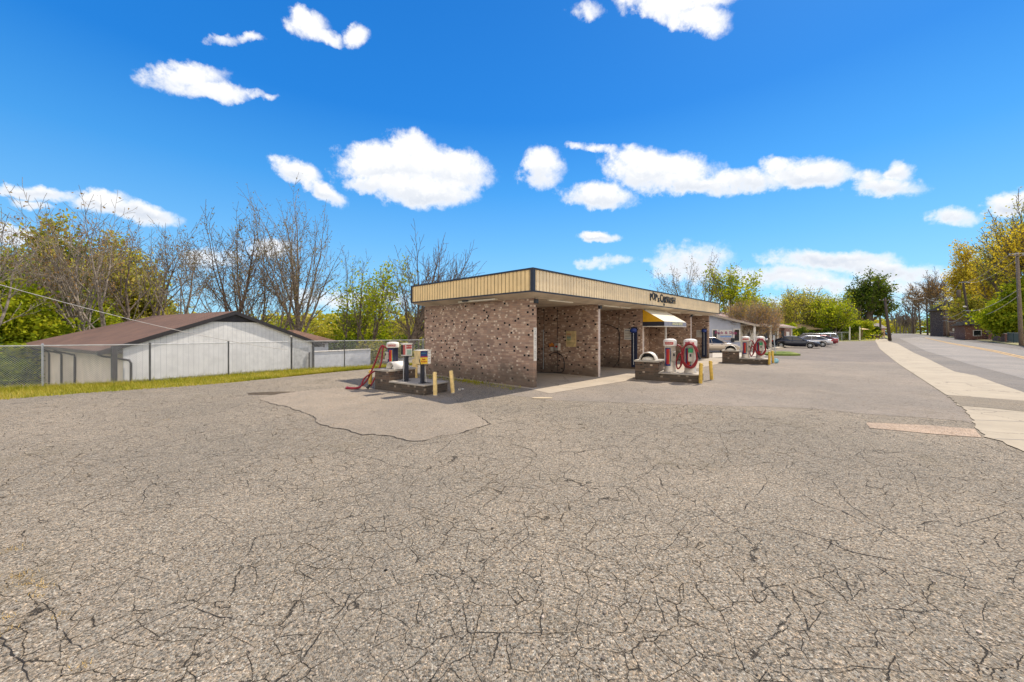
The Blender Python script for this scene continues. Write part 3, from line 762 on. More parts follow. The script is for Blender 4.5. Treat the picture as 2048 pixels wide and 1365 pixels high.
# roof slab, soffit
MB().box(FU0 + .06, FU1 - .06, FV0 + .06, FV1 - .06, FT - .22, FT - .08).build('roof', M_DARK, cw)
MB().box(.0, WU[5] + .2, 0, 6.73, WT, WT + .02).build('ceiling', M_SOFF, cw)
sof = MB()
a = [(FU0, FV0), (FU1, FV0), (FU1, FV1), (FU0, FV1)]; b = [(0, 0), (WU[5] + .2, 0), (WU[5] + .2, 6.73), (0, 6.73)]
sof.add([(x, y, FB + .012) for x, y in a] + [(x, y, WT + .01) for x, y in b], [(i, (i + 1) % 4, 4 + (i + 1) % 4, 4 + i) for i in range(4)])
sof.build('soffit', M_SOFF, cw)
# ribbed fascia, real grooves
def fascia(p0, p1, nrm):
    p0 = Vector(p0); p1 = Vector(p1); d_ = (p1 - p0); L = d_.length; d_.normalize(); n = Vector(nrm)
    step = .186; k = 0; pr = []; mats = []
    x = 0.0
    while x < L - .05:
        e = min(L, x + step)
        pr += [(x, 0, 0), (e - .034, 0, 0)]; 
        if e < L: pr += [(e - .028, -.026, 1), (e - .008, -.026, 1)]
        x = e
    pr.append((L, 0, 0))
    vs = []; fs = []; mi = []
    for (s_, o_, q) in pr:
        pt = p0 + d_ * s_ + n * o_
        vs += [(pt.x, pt.y, FB + .06), (pt.x, pt.y, FT - .05)]
    mb = MB()
    for i in range(len(pr) - 1):
        gv = 1 if (pr[i][2] or pr[i + 1][2]) else 0
        mb.add([vs[2 * i], vs[2 * i + 2], vs[2 * i + 3], vs[2 * i + 1]], [(0, 1, 2, 3)], gv)
    return mb
for (p0, p1, n_) in (((FU0, FV0), (FU1, FV0), (0, -1)), ((FU0, FV1), (FU0, FV0), (-1, 0)), ((FU1, FV0), (FU1, FV1), (1, 0)), ((FU1, FV1), (FU0, FV1), (0, 1))):
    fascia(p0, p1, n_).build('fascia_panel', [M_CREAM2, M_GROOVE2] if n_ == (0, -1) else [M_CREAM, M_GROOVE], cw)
tr = MB()
for (z0, z1, o_) in ((FT - .052, FT + .004, .030), (FB + .012, FB + .062, .022)):
    tr.box(FU0 - o_, FU1 + o_, FV0 - o_, FV0 + .03, z0, z1); tr.box(FU0 - o_, FU1 + o_, FV1 - .03, FV1 + o_, z0, z1)
    tr.box(FU0 - o_, FU0 + .03, FV0 + .03, FV1 - .03, z0, z1); tr.box(FU1 - .03, FU1 + o_, FV0 + .03, FV1 - .03, z0, z1)
tr.build('fascia_trim', M_NAVY, cw)
for (x, y) in ((FU0, FV0), (FU1, FV0), (FU0, FV1), (FU1, FV1)):
    sx_ = 1 if x < 5 else -1; sy_ = 1 if y < 3 else -1
    x0, x1 = sorted((x - .028 * sx_, x + .10 * sx_)); y0, y1 = sorted((y - .028 * sy_, y + .10 * sy_))
    MB().box(x0, x1, y0, y1, FB + .063, FT - .053).build('corner_trim', M_NAVY, cw)
# pale strips that paint the sunlight on the wall ends
for i in (1, 2, 4):
    MB().box(WU[i] + .06, WU[i] + .215, -.012, .0, .0, WT).build('lit_end_strip', simple('sunlit_end_tone', (.62, .52, .45), .6, 0, .08) if i == 1 else bpy.data.materials['sunlit_end_tone'], cw)
MB().box(WU[3] + .02, WU[3] + .17, -.03, .03, 0, WT).build('lit_office_wall_end', M_PAPER, cw)  # whitened strip: sun on the office wall's end put into colour
# soffit lamps (switched off)
def lamp(x0, x1, y0, y1, z, parent=cw):
    f = MB().bevbox(x0, x1, y0, y1, z - .045, z - .004, .012).build('strip_light', M_TUBE, parent); return f
def sofz(y): return WT + (FB - WT) * (-y) / .5
lamp(.9, 2.5, -.02, .10, WT); lamp(4.9, 6.4, -.02, .12, WT); lamp(6.6, 7.6, .0, .14, WT)
lamp(.9, 2.4, 3.2, 3.35, WT); lamp(13.0, 14.6, .0, .12, WT); lamp(17.3, 18.9, .0, .12, WT)
sl_ = MB().box(-.36, -.22, 1.55, 3.75, WT + .005, WT + .055)
sl_.build('strip_light', M_TUBE, cw)
MB().box(-.40, -.30, 3.1, 3.45, WT + .02, WT + .08).build('conduit_box', M_DARK, cw)
for i in (0, 1, 2, 4):
    q = MB().bevbox(WU[i] + .03, WU[i] + .17, -.13, -.005, WT - .19, WT - .04, .02).build('flood_light', M_DARK, cw)
# control joints and pipes on bay walls
for i, vv in ((1, 2.15), (1, .02 + 2.95), (2, 1.3)):
    MB().box(WU[i] - .012, WU[i] - .002, vv, vv + .02, .1, WT - .05).build('control_joint', M_DARK, cw)
MB().tube([(WU[1] - .03, 3.0, .15), (WU[1] - .03, 3.0, 2.1)], .012, 6).build('water_pipe', M_GALV, cw)
# bay signs, hoses, mats  (on faces looking towards -x)
def wsign(name, u, v0, v1, z0, z1, mat, parent=cw, th=.014): return MB().box(u - th, u - .001, v0, v1, z0, z1).build(name, mat, parent)
va, vb = v_at(1152.5, WU[1]), v_at(1132.5, WU[1])
Yw = P0.y + D1.y * WU[1] + D2.y * (va + vb) / 2
z1, z0 = zat(662.5, Yw), zat(694, Yw)
sg = wsign('price_sign', WU[1], va, vb, z0, z1, M_TANS)
wd = vb - va; hh_ = z1 - z0
for k, (m_, zf) in enumerate(((M_RED, .80), (M_SIGNB, .68), (M_TEAL, .60), (M_TEAL, .54), (M_GREENP, .44))):
    MB().box(WU[1] - .019, WU[1] - .0145, vb - wd * .48, vb - wd * .08, z0 + hh_ * (zf - .02), z0 + hh_ * (zf + .02)).build('colour_bar', m_, sg)
for k in range(9):
    zf = (.80, .72, .64, .56, .48, .27, .22, .17, .10)[k]; w0 = .52 if k < 5 else .1
    MB().box(WU[1] - .018, WU[1] - .0145, vb - wd * (.92 if k < 7 else .8), vb - wd * w0, z0 + hh_ * (zf - .006), z0 + hh_ * (zf + .006)).build('print_line', simple('print_brown', (.2, .13, .05)) if k == 0 else bpy.data.materials['print_brown'], sg)
# crown shaped orange notice with a white label
vc = v_at(1104, WU[1]); Yw = P0.y + D1.y * WU[1] + D2.y * vc
zt, zb = zat(686, Yw), zat(694, Yw)
Mc = frame((WU[1] - .002, vc, 0), (0, -1, 0), (0, 0, 1))
MB().prism([(-.16, zb), (.16, zb), (.19, zt - .02), (.09, zt - .08), (.0, zt + .02), (-.09, zt - .08), (-.19, zt - .02)], 0, .014, 0, Mc).build('crown_notice', M_ORANGE, cw)
MB().box(WU[1] - .014, WU[1] - .002, vc - .10, vc + .08, zb - .20, zb - .02).build('notice_label', M_PAPER, cw)
MB().box(WU[1] - .016, WU[1] - .002, vc - .11, vc + .09, zb - .02, zb + .01).build('notice_band', M_SIGNB, cw)
# selector box, hose hook and hanging hoses
vs_ = v_at(1117, WU[1])
sb = MB().bevbox(WU[1] - .16, WU[1] - .002, vs_ - .15, vs_ + .15, 1.12, 1.46, .03).build('selector_box', M_STEEL, cw)
MB().lathe([(.001, .03), (.05, .03), (.05, 0)], (0, 0, 0), 12, 0, frame((WU[1] - .16, vs_, 1.3), (0, -1, 0), (0, 0, 1))).build('dial', M_RED, sb)
def hose(name, pts, r, mat, parent, n=7, sm=6):
    P = [Vector(p) for p in pts]; o_ = []
    for i in range(len(P) - 1):
        a, b, c_, d_ = P[max(0, i - 1)], P[i], P[i + 1], P[min(len(P) - 1, i + 2)]
        for k in range(sm):
            t = k / sm
            o_.append(0.5 * ((2 * b) + (c_ - a) * t + (2 * a - 5 * b + 4 * c_ - d_) * t * t + (3 * b - a - 3 * c_ + d_) * t ** 3))
    o_.append(P[-1])
    return MB().tube(o_, r, n).build(name, mat, parent, True)
u1 = WU[1] - .06
hose('wash_hose', [(u1, 2.6, .9), (u1 - .02, 2.2, 1.02), (u1, 1.85, .85), (u1, 1.72, .45), (u1, 1.85, .1), (u1, 2.5, .03), (u1 - .4, 3.2, .03)], .018, M_BLACK, cw)
u2 = WU[2] - .05
hose('wash_hose', [(u2, 2.4, 2.45), (u2, 1.9, 2.38), (u2, 1.35, 2.1), (u2, 1.25, 1.6), (u2, 1.3, .5), (u2, 1.6, .05)], .016, M_BLACK, cw)
# mat rack: tall dark rubber mats with a blue brush head
def matrack(u, v, name='floor_mat', hang=True):
    Y_ = P0.y + D1.y * u + D2.y * v
    mt = MB().bevbox(u - .05, u - .003, v - .17, v + .17, .12, 2.25, .02).build('mat', M_BLACK if not hang else simple('navy_rubber', (.012, .018, .05), .6) if 'navy_rubber' not in bpy.data.materials else bpy.data.materials['navy_rubber'], cw)
    MB().lathe([(0, .09), (.10, .08), (.17, .03), (.17, -.1), (.05, -.16), (0, -.16)], (u - .14, v, 2.1), 14).build('brush_head', M_BLUE, mt, True)
    MB().tube([(u - .14, v, 2.0), (u - .12, v, .25)], .018, 6).build('brush_handle', M_GALV, mt)
matrack(WU[2], v_at(1269, WU[2])); matrack(WU[5], v_at(1409, WU[5]))
def paper(u, pxa, pxb, pya, pyb, mat=M_PAPER):
    v0, v1 = sorted((v_at(pxa, u), v_at(pxb, u))); Y_ = P0.y + D1.y * u + D2.y * (v0 + v1) / 2
    z1_, z0_ = zat(pya, Y_), zat(pyb, Y_)
    s_ = wsign('rules_sign', u, v0, v1, z0_, z1_, mat); h_ = z1_ - z0_
    for k in range(6):
        MB().box(u - .018, u - .0145, v0 + .04, v1 - .04, z0_ + h_ * (.12 + k * .14), z0_ + h_ * (.155 + k * .14)).build('print_line', (M_SIGNB if k in (0, 5) else bpy.data.materials['print_brown']), s_)
paper(WU[2], 1248.5, 1264.5, 658, 680); paper(WU[5], 1393, 1405, 661, 675)
# white vertical sign on the end of the outer wall
Yv = P0.y
vsn = MB().box(.025, .185, -.016, -.002, zat(722.5, Yv), zat(655.5, Yv)).build('vertical_sign', M_PAPER, cw, label='narrow white vertical sign on the wall end')
letters = 'CAR-WASH-ENTER'
z_t = zat(658.5, Yv); z_b = zat(720, Yv)
for k, ch in enumerate(letters):
    if ch == '-': 
        continue
    zz = z_t + (z_b - z_t) * (k + .3) / len(letters)
    text(ch, .085, simple('grey_print', (.25, .26, .27)) if k == 0 else bpy.data.materials['grey_print'], vsn, frame((.105, -.0165, zz), (1, 0, 0), (0, 0, 1)), extrude=.0015)
# lettering on the fascia
ua, ub = uv_at(1299.5, FV0), uv_at(1349.5, FV0)
def fl_(s_, px0, px1, z, size, dz=0):
    c = (uv_at(px0, FV0) + uv_at(px1, FV0)) / 2; wv = uv_at(px1, FV0) - uv_at(px0, FV0)
    o = text(s_, size, M_DARK, cw, Matrix.Identity(4), 'fascia_lettering', .02, .004)
    xs_ = [v.co.x for v in o.data.vertices]; k = wv / (max(xs_) - min(xs_)); mid = (max(xs_) + min(xs_)) / 2
    M = frame((c, FV0 - .022, z), (1, 0, 0), (0, 0, 1)) @ Matrix.Diagonal((k, 1, 1, 1)) @ Matrix.Translation((-mid, 0, 0))
    o.data.transform(M); return o
Yl = P0.y + D1.y * (ua + ub) / 2 + D2.y * FV0
zc = (FB + FT) / 2 + .03
fl_("P", 1299.5, 1303.0, zc + .00, 0.53); fl_("O", 1303.8, 1309, zc + .07, 0.57); fl_("P", 1309.4, 1313, zc + .03, 0.53); fl_("'s", 1313.4, 1317.8, zc - .03, 0.48)
fl_("C", 1319.6, 1324.3, zc + .03, 0.61); fl_("A", 1324.5, 1328.0, zc - .02, 0.53); fl_("R", 1328.5, 1332, zc - .02, 0.51); fl_("W", 1332.2, 1337.3, zc + .0, 0.51); fl_("A", 1337.6, 1341, zc - .02, 0.51); fl_("S", 1341.3, 1344.7, zc + .0, 0.51); fl_("H", 1345.1, 1349.6, zc + .01, 0.53)
MB().box(uv_at(1326.5, FV0), uv_at(1329, FV0), FV0 - .02, FV0 - .002, FB + .10, FB + .22).build('small_plate', M_DARK, cw)
# awning
A0, A1 = WU[2] + .02, uv_at(1371.5, -1.13); zT, zB, zV = 3.19, 2.53, 2.30; pj = -1.15
aw = MB().add([(A0, -.03, zT), (A1, -.03, zT), (A1, pj, zB), (A0, pj, zB), (A0, -.03, zT - .02), (A1, -.03, zT - .02), (A1, pj, zB - .02), (A0, pj, zB - .02)], [(0, 3, 2, 1), (4, 5, 6, 7), (0, 1, 5, 4), (2, 3, 7, 6)]).build('awning', M_CANVW, cw, label='cream sloping awning with yellow sides and a navy valance')
for x in (A0, A1):
    MB().add([(x, -.03, zT - .01), (x, pj, zB - .01), (x, -.03, zB - .01), (x + .012, -.03, zT - .01), (x + .012, pj, zB - .01), (x + .012, -.03, zB - .01)], [(0, 1, 2), (3, 5, 4), (0, 3, 4, 1)]).build('side_flap', M_CANVY, aw)
    MB().box(x - .004, x + .014, pj - .004, -.03, zV, zB - .012).build('side_valance', M_NAVY, aw)
vl = MB().box(A0 + .016, A1 - .006, pj - .012, pj + .002, zV, zB - .008).build('valance', simple('faded_grey_canvas', (.26, .27, .33), .9), aw)
MB().box(A0 - .01, A1 + .02, pj - .018, -.02, zV - .035, zV - .004).build('awning_frame', M_PAPER, aw)
text('SNACKS & SUPPLIES', .185, simple('pale_yellow_print', (.66, .64, .34)), vl, frame(((A0 + A1) / 2 + .25, pj - .0135, (zV + zB) / 2), (1, 0, 0), (0, 0, 1)), extrude=.003, bold=.006, sx=.92)
# machines under the awning, set into the recessed brick front
vm = MB().bevbox(WU[2] + .45, WU[2] + 1.2, .40, .93, .1, 1.95, .04).build('vending_machine', M_WHITE, cw)
MB().box(WU[2] + .52, WU[2] + .95, .388, .398, .7, 1.75).build('display_window', M_GLASS, vm)
MB().box(WU[2] + 1.0, WU[2] + 1.13, .388, .398, 1.1, 1.5).build('coin_panel', M_DARK, vm)
MB().bevbox(WU[2] + 1.5, WU[2] + 1.85, .75, .94, 1.05, 1.65, .03).build('change_machine', M_DARK, cw)

# ------------------------------------------------------------------ vacuum islands
def island(name, label, loc, rz, lw, ld, th, td, lowz, tallz, group):
    # local: x along the long side from tall block to bollards, y away from the viewer
    t = thing(name, label, 'vacuum island', (loc[0], loc[1], 0), rz, group)
    MB().box(td, lw, 0, ld, 0, lowz - .05).build('low_base', M_IBRICK, t)
    MB().box(0, td, 0, th, 0, tallz - .05).build('tall_base', M_IBRICK, t)
    MB().bevbox(td + .002, lw + .03, -.03, ld + .03, lowz - .05, lowz, .015).build('low_slab', M_CAP, t)
    MB().bevbox(-.04, td + .03, -.035, th + .035, tallz - .05, tallz + .015, .015).build('tall_slab', M_CAP, t)
    return t
def loc2w(root, x, y, z=0):
    a = root.rotation_euler.z; return (root.location.x + cos(a) * x - sin(a) * y, root.location.y + sin(a) * x + cos(a) * y, z)
def bollard(p, h, label, lean=(0, 0), group='yellow bollards guarding the vacuum islands', mat=None, r=.065):
    t = thing('bollard', label, 'bollard', (p[0], p[1], 0), 0, group)
    MB().lathe([(r, 0), (r, h - .02), (r - .015, h), (0, h + .01)], (0, 0, 0), 16).build('post', mat or M_PALEYEL, t, True)
    MB().lathe([(r + .012, .0), (r + .012, .015), (r, .03)], (0, 0, 0), 16).build('footing', M_CAP, t)
    MB().tube([(-r - .012, -.02, h - .10), (r + .012, -.02, h - .08)], .012, 6).build('bolt', M_DARK, t)
    t.rotation_euler = (lean[0], lean[1], 0)
    return t
def drum(loc, rz, r, L, label, mat=M_WHITE, group='half round bin hoods on the vacuum islands'):
    t = thing('bin_hood', label, 'bin hood', loc, rz, group)
    n = 14; a = [(cos(pi * k / n) * r, sin(pi * k / n) * r) for k in range(n + 1)]; b = [(x * .93, z * .93) for x, z in a]
    m = MB(); vs = []
    for y in (0, L):
        vs += [(x, y, z) for x, z in a] + [(x, y, z) for x, z in b]
    q = 2 * (n + 1); fs = []
    for k in range(n):
        fs += [(k, k + 1, q + k + 1, q + k), (n + 1 + k, q + n + 1 + k, q + n + 2 + k, n + 2 + k), (k, n + 1 + k, n + 2 + k, k + 1), (q + k, q + k + 1, q + n + 2 + k, q + n + 1 + k)]
    m.add(vs, fs); m.build('hood', mat, t, True)
    MB().lathe([(0, .0), (r * .80, .0), (r * .80, .04), (r * .6, .10), (0, .14)], (0, L * .5, 0), 14).build('rubbish', M_PAPER, t)
    MB().box(-r * .9, r * .9, L - .02, L - .004, 0, r * .75).build('back_plate', M_DARK, t)
    return t
def vacuum(loc, rz, label, h=1.36, r=.26, hosekind='coil', group='cylindrical coin vacuums', dark=False, cap=M_WHITE):
    t = thing('coin_vacuum', label, 'coin vacuum', loc, rz, group)
    # slightly tapering octagonal-round body, base collar, domed cap with a rim
    body = MB().lathe([(r * .96, 0), (r * .96, .05), (r * .88, .07), (r * .88, h * .76), (r * .92, h * .775)], (0, 0, 0), 24).build('canister', M_STEEL if not dark else simple('navy_shell', (.02, .022, .05), .35), t, True)
    MB().lathe([(r * 1.02, h * .775), (r * 1.04, h * .79), (r * 1.04, h * .93), (r * .96, h * .965), (r * .6, h * .99), (0, h)], (0, 0, 0), 24).build('dome_cap', cap, t, True)
    def curved(z0, z1, a0, a1, rr, mat, nm, par):
        k = 8; vs = []
        for i in range(k + 1):
            a = a0 + (a1 - a0) * i / k
            vs += [(rr * cos(a), rr * sin(a), z0), (rr * cos(a), rr * sin(a), z1)]
        return MB().add(vs, [(2 * i, 2 * i + 2, 2 * i + 3, 2 * i + 1) for i in range(k)]).build(nm, mat, par)
    fa = -pi / 2
    lb = curved(h * .82, h * .90, fa - .85, fa + .55, r * 1.05, M_RED, 'red_label', t)
    text('VACUUM', .075, M_PAPER, lb, frame((r * 1.09 * cos(fa - .2), r * 1.09 * sin(fa - .2), h * .86), (cos(fa - .2 + pi / 2), sin(fa - .2 + pi / 2), 0), (0, 0, 1)), extrude=.0015)
    pn = curved(h * .18, h * .72, fa - .95, fa + .14, r * .895, M_SIGNB, 'graphic_panel', t)
    curved(h * .23, h * .69, fa - .62, fa - .12, r * .905, M_RED, 'red_stripe', pn)
    curved(h * .24, h * .68, fa - .11, fa - .04, r * .905, M_SIGNY if dark else M_ORANGE, 'orange_stripe', pn)
    curved(h * .24, h * .5, fa - .035, fa + .02, r * .905, M_GREENP, 'green_stripe', pn)
    curved(h * .24, h * .4, fa - .03, fa + .07, r * .905, M_TEAL, 'teal_stripe', pn)
    rc = -1.1 if dark else (.55 if hosekind != 'front' else 0)
    MB().bevbox(-.09, .09, -r - .05, -r * .86, h * .34, h * .62, .015, 0, Matrix.Rotation(rc, 4, 'Z')).build('coin_box', M_STEEL, t)
    MB().box(-.035, .035, -r - .062, -r - .051, h * .48, h * .56, 0, Matrix.Rotation(rc, 4, 'Z')).build('coin_slot', M_DARK, t)
    if hosekind == 'front':
        pts = []
        for k in range(0, 46):
            a = k / 45 * 2 * pi * 2.6 - pi / 2
            sw = .03 * sin(k * .9)
            pts.append((-.03 + (.27 + sw) * cos(a), -r - .05 - .03 * (k / 15), h * .52 + (.50 - .05 * (k / 45) + sw) * sin(a)))
        hose('vacuum_hose', pts, .032, M_HOSE, t, 8, 2)
        MB().tube([(.24, -r - .12, h * .62), (.34, -r - .16, h * .42)], [.03, .045], 8).build('nozzle', M_BLACK, t)
        MB().bevbox(-.09, .09, -r - .08, -r * .8, h * .60, h * .72, .02).build('hose_hook', M_GREENP, t)
    elif hosekind == 'side':
        pts = [(r * .7, .10, h * .80), (r + .12, .06, h * .78), (r + .22, .02, h * .6), (r + .24, .02, h * .35), (r + .14, .0, h * .15), (r + .04, .03, h * .1), (r + .0, .05, h * .3), (r + .12, .05, h * .55), (r + .2, .03, h * .45), (r + .16, .03, h * .2)]
        hose('vacuum_hose', pts, .032, M_HOSE, t, 8, 5)
    return t
G2 = 'brick vacuum islands in front of the wash bays'
ia = R(-32)
def right_island(fr, which):
    # fr = front right corner (world)
    lw, ld, th, td, lz, tz = 2.45, 1.30, 1.2, .92, .35, .80
    o0 = (fr[0] - cos(ia) * lw, fr[1] - sin(ia) * lw)
    t = island('vacuum_island', {1: 'brick vacuum island in front of the yellow awning, carrying two vacuums and a domed hood', 2: 'farther brick vacuum island between the car wash and the parked dark sedan'}[which], o0, ia, lw, ld, th, td, lz, tz, G2)
    n1 = {1: 'near awning island', 2: 'far island'}[which]
    vacuum(loc2w(t, 1.27, .60, lz), ia + R(8), 'pale cylindrical vacuum with a graphic panel, left of the pair on the ' + n1, 1.37, .245, 'side')
    vacuum(loc2w(t, 2.04, .60, lz), ia + R(8), 'pale cylindrical vacuum with a red hose coiled on its front, on the ' + n1, 1.37, .245, 'front')
    drum(loc2w(t, .45, .15, tz + .016), ia, .33, .55, 'rounded cream bin hood on the tall end of the ' + n1)
    p = loc2w(t, lw + .03, -.12); bollard(p, .80, 'yellow bollard at the front corner of the ' + n1, (0, R(1.5)), mat=M_YELLOW)
    p = loc2w(t, lw + .30, 1.42); bollard(p, .80, 'leaning yellow bollard at the back corner of the ' + n1, (0, R(-4)), mat=M_YELLOW)
    return t
right_island((7.24, 14.56), 1)
i3 = right_island(at(1537, 730.2), 2)
# litter near the far island: pale blue bucket
bk = thing('bucket', 'pale blue tipped bucket beside the bollards of the far vacuum island', 'bucket', (*at(1549, 727), 0.13), .4)
MB().lathe([(0, -.16), (.11, -.16), (.15, .16), (.16, .17), (.14, .15), (.10, -.14)], (0, 0, 0), 14, 0, Matrix.Rotation(R(80), 4, 'Y')).build('pail', simple('pale_blue_plastic', (.30, .58, .68), .5), bk, True)
MB().tube([(.16, -.15, 0), (.24, -.1, -.06), (.26, 0, -.1), (.24, .1, -.06), (.16, .15, 0)], .008, 5).build('handle', M_GALV, bk)

# left island, near the shaded side wall
i1a = atan2(-.55, .835)
F1 = Vector((-2.742, 11.81)); dL = Vector((cos(i1a), sin(i1a)))
lw1 = 2.42
o1 = F1 - dL * lw1
I1 = island('vacuum_island', 'brick vacuum island beside the shaded brick side wall, with sign boxes on posts', tuple(o1), i1a, lw1, 1.05, 1.15, .75, .344, .70, G2)
# vacuum with rainbow panel
vq = vacuum(loc2w(I1, .20, .60, .716), i1a + R(45), 'navy vacuum with a rainbow stripe and white cap on the island by the shaded wall', .93, .21, 'none', dark=True)
e = bpy.data.objects
# long red hose hanging to the ground
px = lambda x, y, z: loc2w(I1, x, y, z)
hz = thing('vacuum_hose', 'long dark red vacuum hose draped down to the asphalt by the shaded wall', 'hose', (0, 0, 0))
pts = [loc2w(I1, .02, .50, 1.40), loc2w(I1, -.14, .42, 1.50), loc2w(I1, -.18, .34, 1.38), loc2w(I1, -.30, .20, .85), loc2w(I1, -.44, .0, .30), loc2w(I1, -.55, -.25, .06), loc2w(I1, -.80, -.42, .04), loc2w(I1, -1.02, -.40, .04), loc2w(I1, -.80, -.55, .04), loc2w(I1, -.45, -.46, .05), loc2w(I1, -.38, -.30, .10), loc2w(I1, -.44, -.12, .35), loc2w(I1, -.30, .1, .55), loc2w(I1, -.10, .26, .72)]
hose('hose_loop', pts, .030, M_HOSE, hz)
hose('hose_loop', [loc2w(I1, -.14, .45, 1.5), loc2w(I1, -.06, .36, 1.3), loc2w(I1, -.06, .30, .9), loc2w(I1, -.12, .1, .4), loc2w(I1, -.18, -.06, .10)], .030, M_HOSE, hz)
MB().tube([loc2w(I1, -.18, -.06, .16), loc2w(I1, -.22, -.16, .03)], [.035, .05], 8).build('nozzle', M_BLACK, hz)
MB().tube([loc2w(I1, -.02, .7, .0), loc2w(I1, -.02, .7, 1.45)], .02, 8).build('hose_post', M_GALV, hz)
MB().box(-.05, .05, -.12, .12, 1.38, 1.46, 0, Matrix.Translation((*loc2w(I1, -.06, .6)[:2], 0))).build('hose_bracket', M_GALV, hz)
drum(loc2w(I1, .52, .22, .716), i1a - R(8), .25, .62, 'long white half round bin hood on the island by the shaded wall')
# sign boxes on posts; box local frame: right face towards the bays
def postbox(px_, py_, zbase, hbox0, hbox1, wL, wR, label, kind):
    Y_ = (H - zbase) * F / (py_ - HY); X_ = (px_ - CX) / F * Y_
    t = thing('sign_box', label, 'sign box', (X_, Y_, zbase), ANG - R(0), 'sign boxes on navy posts on the island by the shaded wall')
    MB().bevbox(-.055, .055, -.055, .055, 0, hbox0 - zbase + .02, .01).build('post', M_NAVY, t)
    MB().bevbox(-.10, .10, -.10, .10, 0, .015, .004).build('base_plate', M_DARK, t)
    b0, b1 = hbox0 - zbase, hbox1 - zbase
    bx = MB().bevbox(-wR / 2, wR / 2, -wL / 2, wL / 2, b0, b1, .008).build('cabinet', M_TANS if kind == 2 else M_PAPER, t)
    MB().box(-wR / 2 - .015, wR / 2 + .015, -wL / 2 - .015, wL / 2 + .015, b1, b1 + .015).build('lid', M_PAPER, bx)
    return t, bx, b0, b1
A_, bx, b0, b1 = postbox(813, 762.5, .344, 1.20, 1.60, .30, .24, 'white box with red panels on a navy post, left of the yellow and navy one', 1)
wL, wR = .30, .24
MB().box(-wR / 2 - .006, -wR / 2 - .001, .02, wL / 2 - .02, b0 + .03, b1 - .04).build('glass_front', M_GLASS, bx)
rs = MB().box(-wR / 2 - .007, -wR / 2 - .001, -wL / 2 + .02, .005, b0 + .03, b1 - .04).build('red_strip', M_RED, bx)
for k, ch in enumerate('VACUUM'):
    text(ch, .055, M_PAPER, rs, frame((-wR / 2 - .008, -.07, b1 - .08 - k * .055), (0, -1, 0), (0, 0, 1)), extrude=.001)
rp = MB().box(-wR / 2 + .02, wR / 2 - .02, -wL / 2 - .007, -wL / 2 - .001, b1 - .16, b1 - .04).build('red_label', M_RED, bx)
text('VACUUM', .058, M_PAPER, rp, frame((0, -wL / 2 - .008, b1 - .10), (1, 0, 0), (0, 0, 1)), extrude=.001, sx=.85)
MB().box(-wR / 2 + .05, wR / 2 - .03, -wL / 2 - .006, -wL / 2 - .001, b0 + .04, b1 - .20).build('instruction_panel', simple('pale_green_print', (.36, .46, .36)), bx)
hose('cable', [(-.02, -.16, b0), (-.06, -.2, b0 - .3), (-.05, -.18, .35), (-.10, -.22, .0)], .008, M_BLACK, A_)
MB().tube([(-.10, .02, 0), (-.10, .02, b0 - .12)], .014, 6).build('conduit', M_GALV, A_)
B_, bx, b0, b1 = postbox(845, 767, .344, .97, 1.40, .34, .40, 'box with a navy and yellow printed front on a navy post, nearest the brick wall', 2)
wL, wR = .34, .40
bp = MB().box(-wR / 2 + .01, wR / 2 - .13, -wL / 2 - .008, -wL / 2 - .001, b0 + .22, b1 - .01).build('navy_panel', M_SIGNB, bx)
MB().box(-wR / 2 + .04, wR / 2 - .17, -wL / 2 - .0095, -wL / 2 - .0082, b1 - .09, b1 - .07).build('title_line', M_TEAL, bp)
MB().box(-wR / 2 + .01, wR / 2 - .13, -wL / 2 - .0095, -wL / 2 - .0082, b0 + .222, b0 + .25).build('red_line', M_RED, bp)
yp = MB().box(-wR / 2 + .01, wR / 2 - .13, -wL / 2 - .009, -wL / 2 - .001, b0 + .01, b0 + .21).build('yellow_panel', M_SIGNY, bx)
text('Rain', .075, M_RED, yp, frame((-.07, -wL / 2 - .010, b0 + .155), (1, 0, 0), (0, 0, 1)), extrude=.001, bold=.002)
text('Fragrance', .065, M_RED, yp, frame((-.065, -wL / 2 - .010, b0 + .085), (1, 0, 0), (0, 0, 1)), extrude=.001, bold=.002, sx=.85)
MB().box(wR / 2 - .12, wR / 2 - .008, -wL / 2 - .008, -wL / 2 - .001, b0 + .01, b1 - .01).build('white_panel', M_PAPER, bx)
for k in range(4): MB().box(wR / 2 - .105, wR / 2 - .03, -wL / 2 - .0095, -wL / 2 - .0082, b0 + .08 + k * .08, b0 + .095 + k * .08).build('print_line', bpy.data.materials['grey_print'], bx)
hose('dispenser_hose', [(-.22, -.17, b0 + .16), (-.25, -.22, b0 + .10), (-.17, -.2, b0 - .1), (-.12, -.15, .2), (-.02, -.14, .06), (.10, -.18, .02), (.2, -.2, .01)], .013, M_BLACK, B_)
MB().tube([(.10, .02, 0), (.09, .02, b0)], .014, 6).build('conduit', M_PAPER, B_)
MB().tube([(.22, .1, 0), (.11, .04, b0 - .04)], .010, 6).build('brace', M_PAPER, B_)
bollard(at(870.5, 792), .74, 'straight pale yellow bollard at the front corner of the island by the shaded wall', (0, R(-1)))
bollard((at(906, 787)[0], at(906, 787)[1]), .74, 'leaning pale yellow bollard between that island and the brick side wall', (0, R(-5)))
bollard((-5.35, 14.25), .55, 'short yellow bollard behind the draped red hose', (0, R(2)), mat=M_YELLOW)
bollard((-3.75, 14.6), .95, 'thick cream bollard behind the navy and yellow sign box', (0, 0), r=.10)
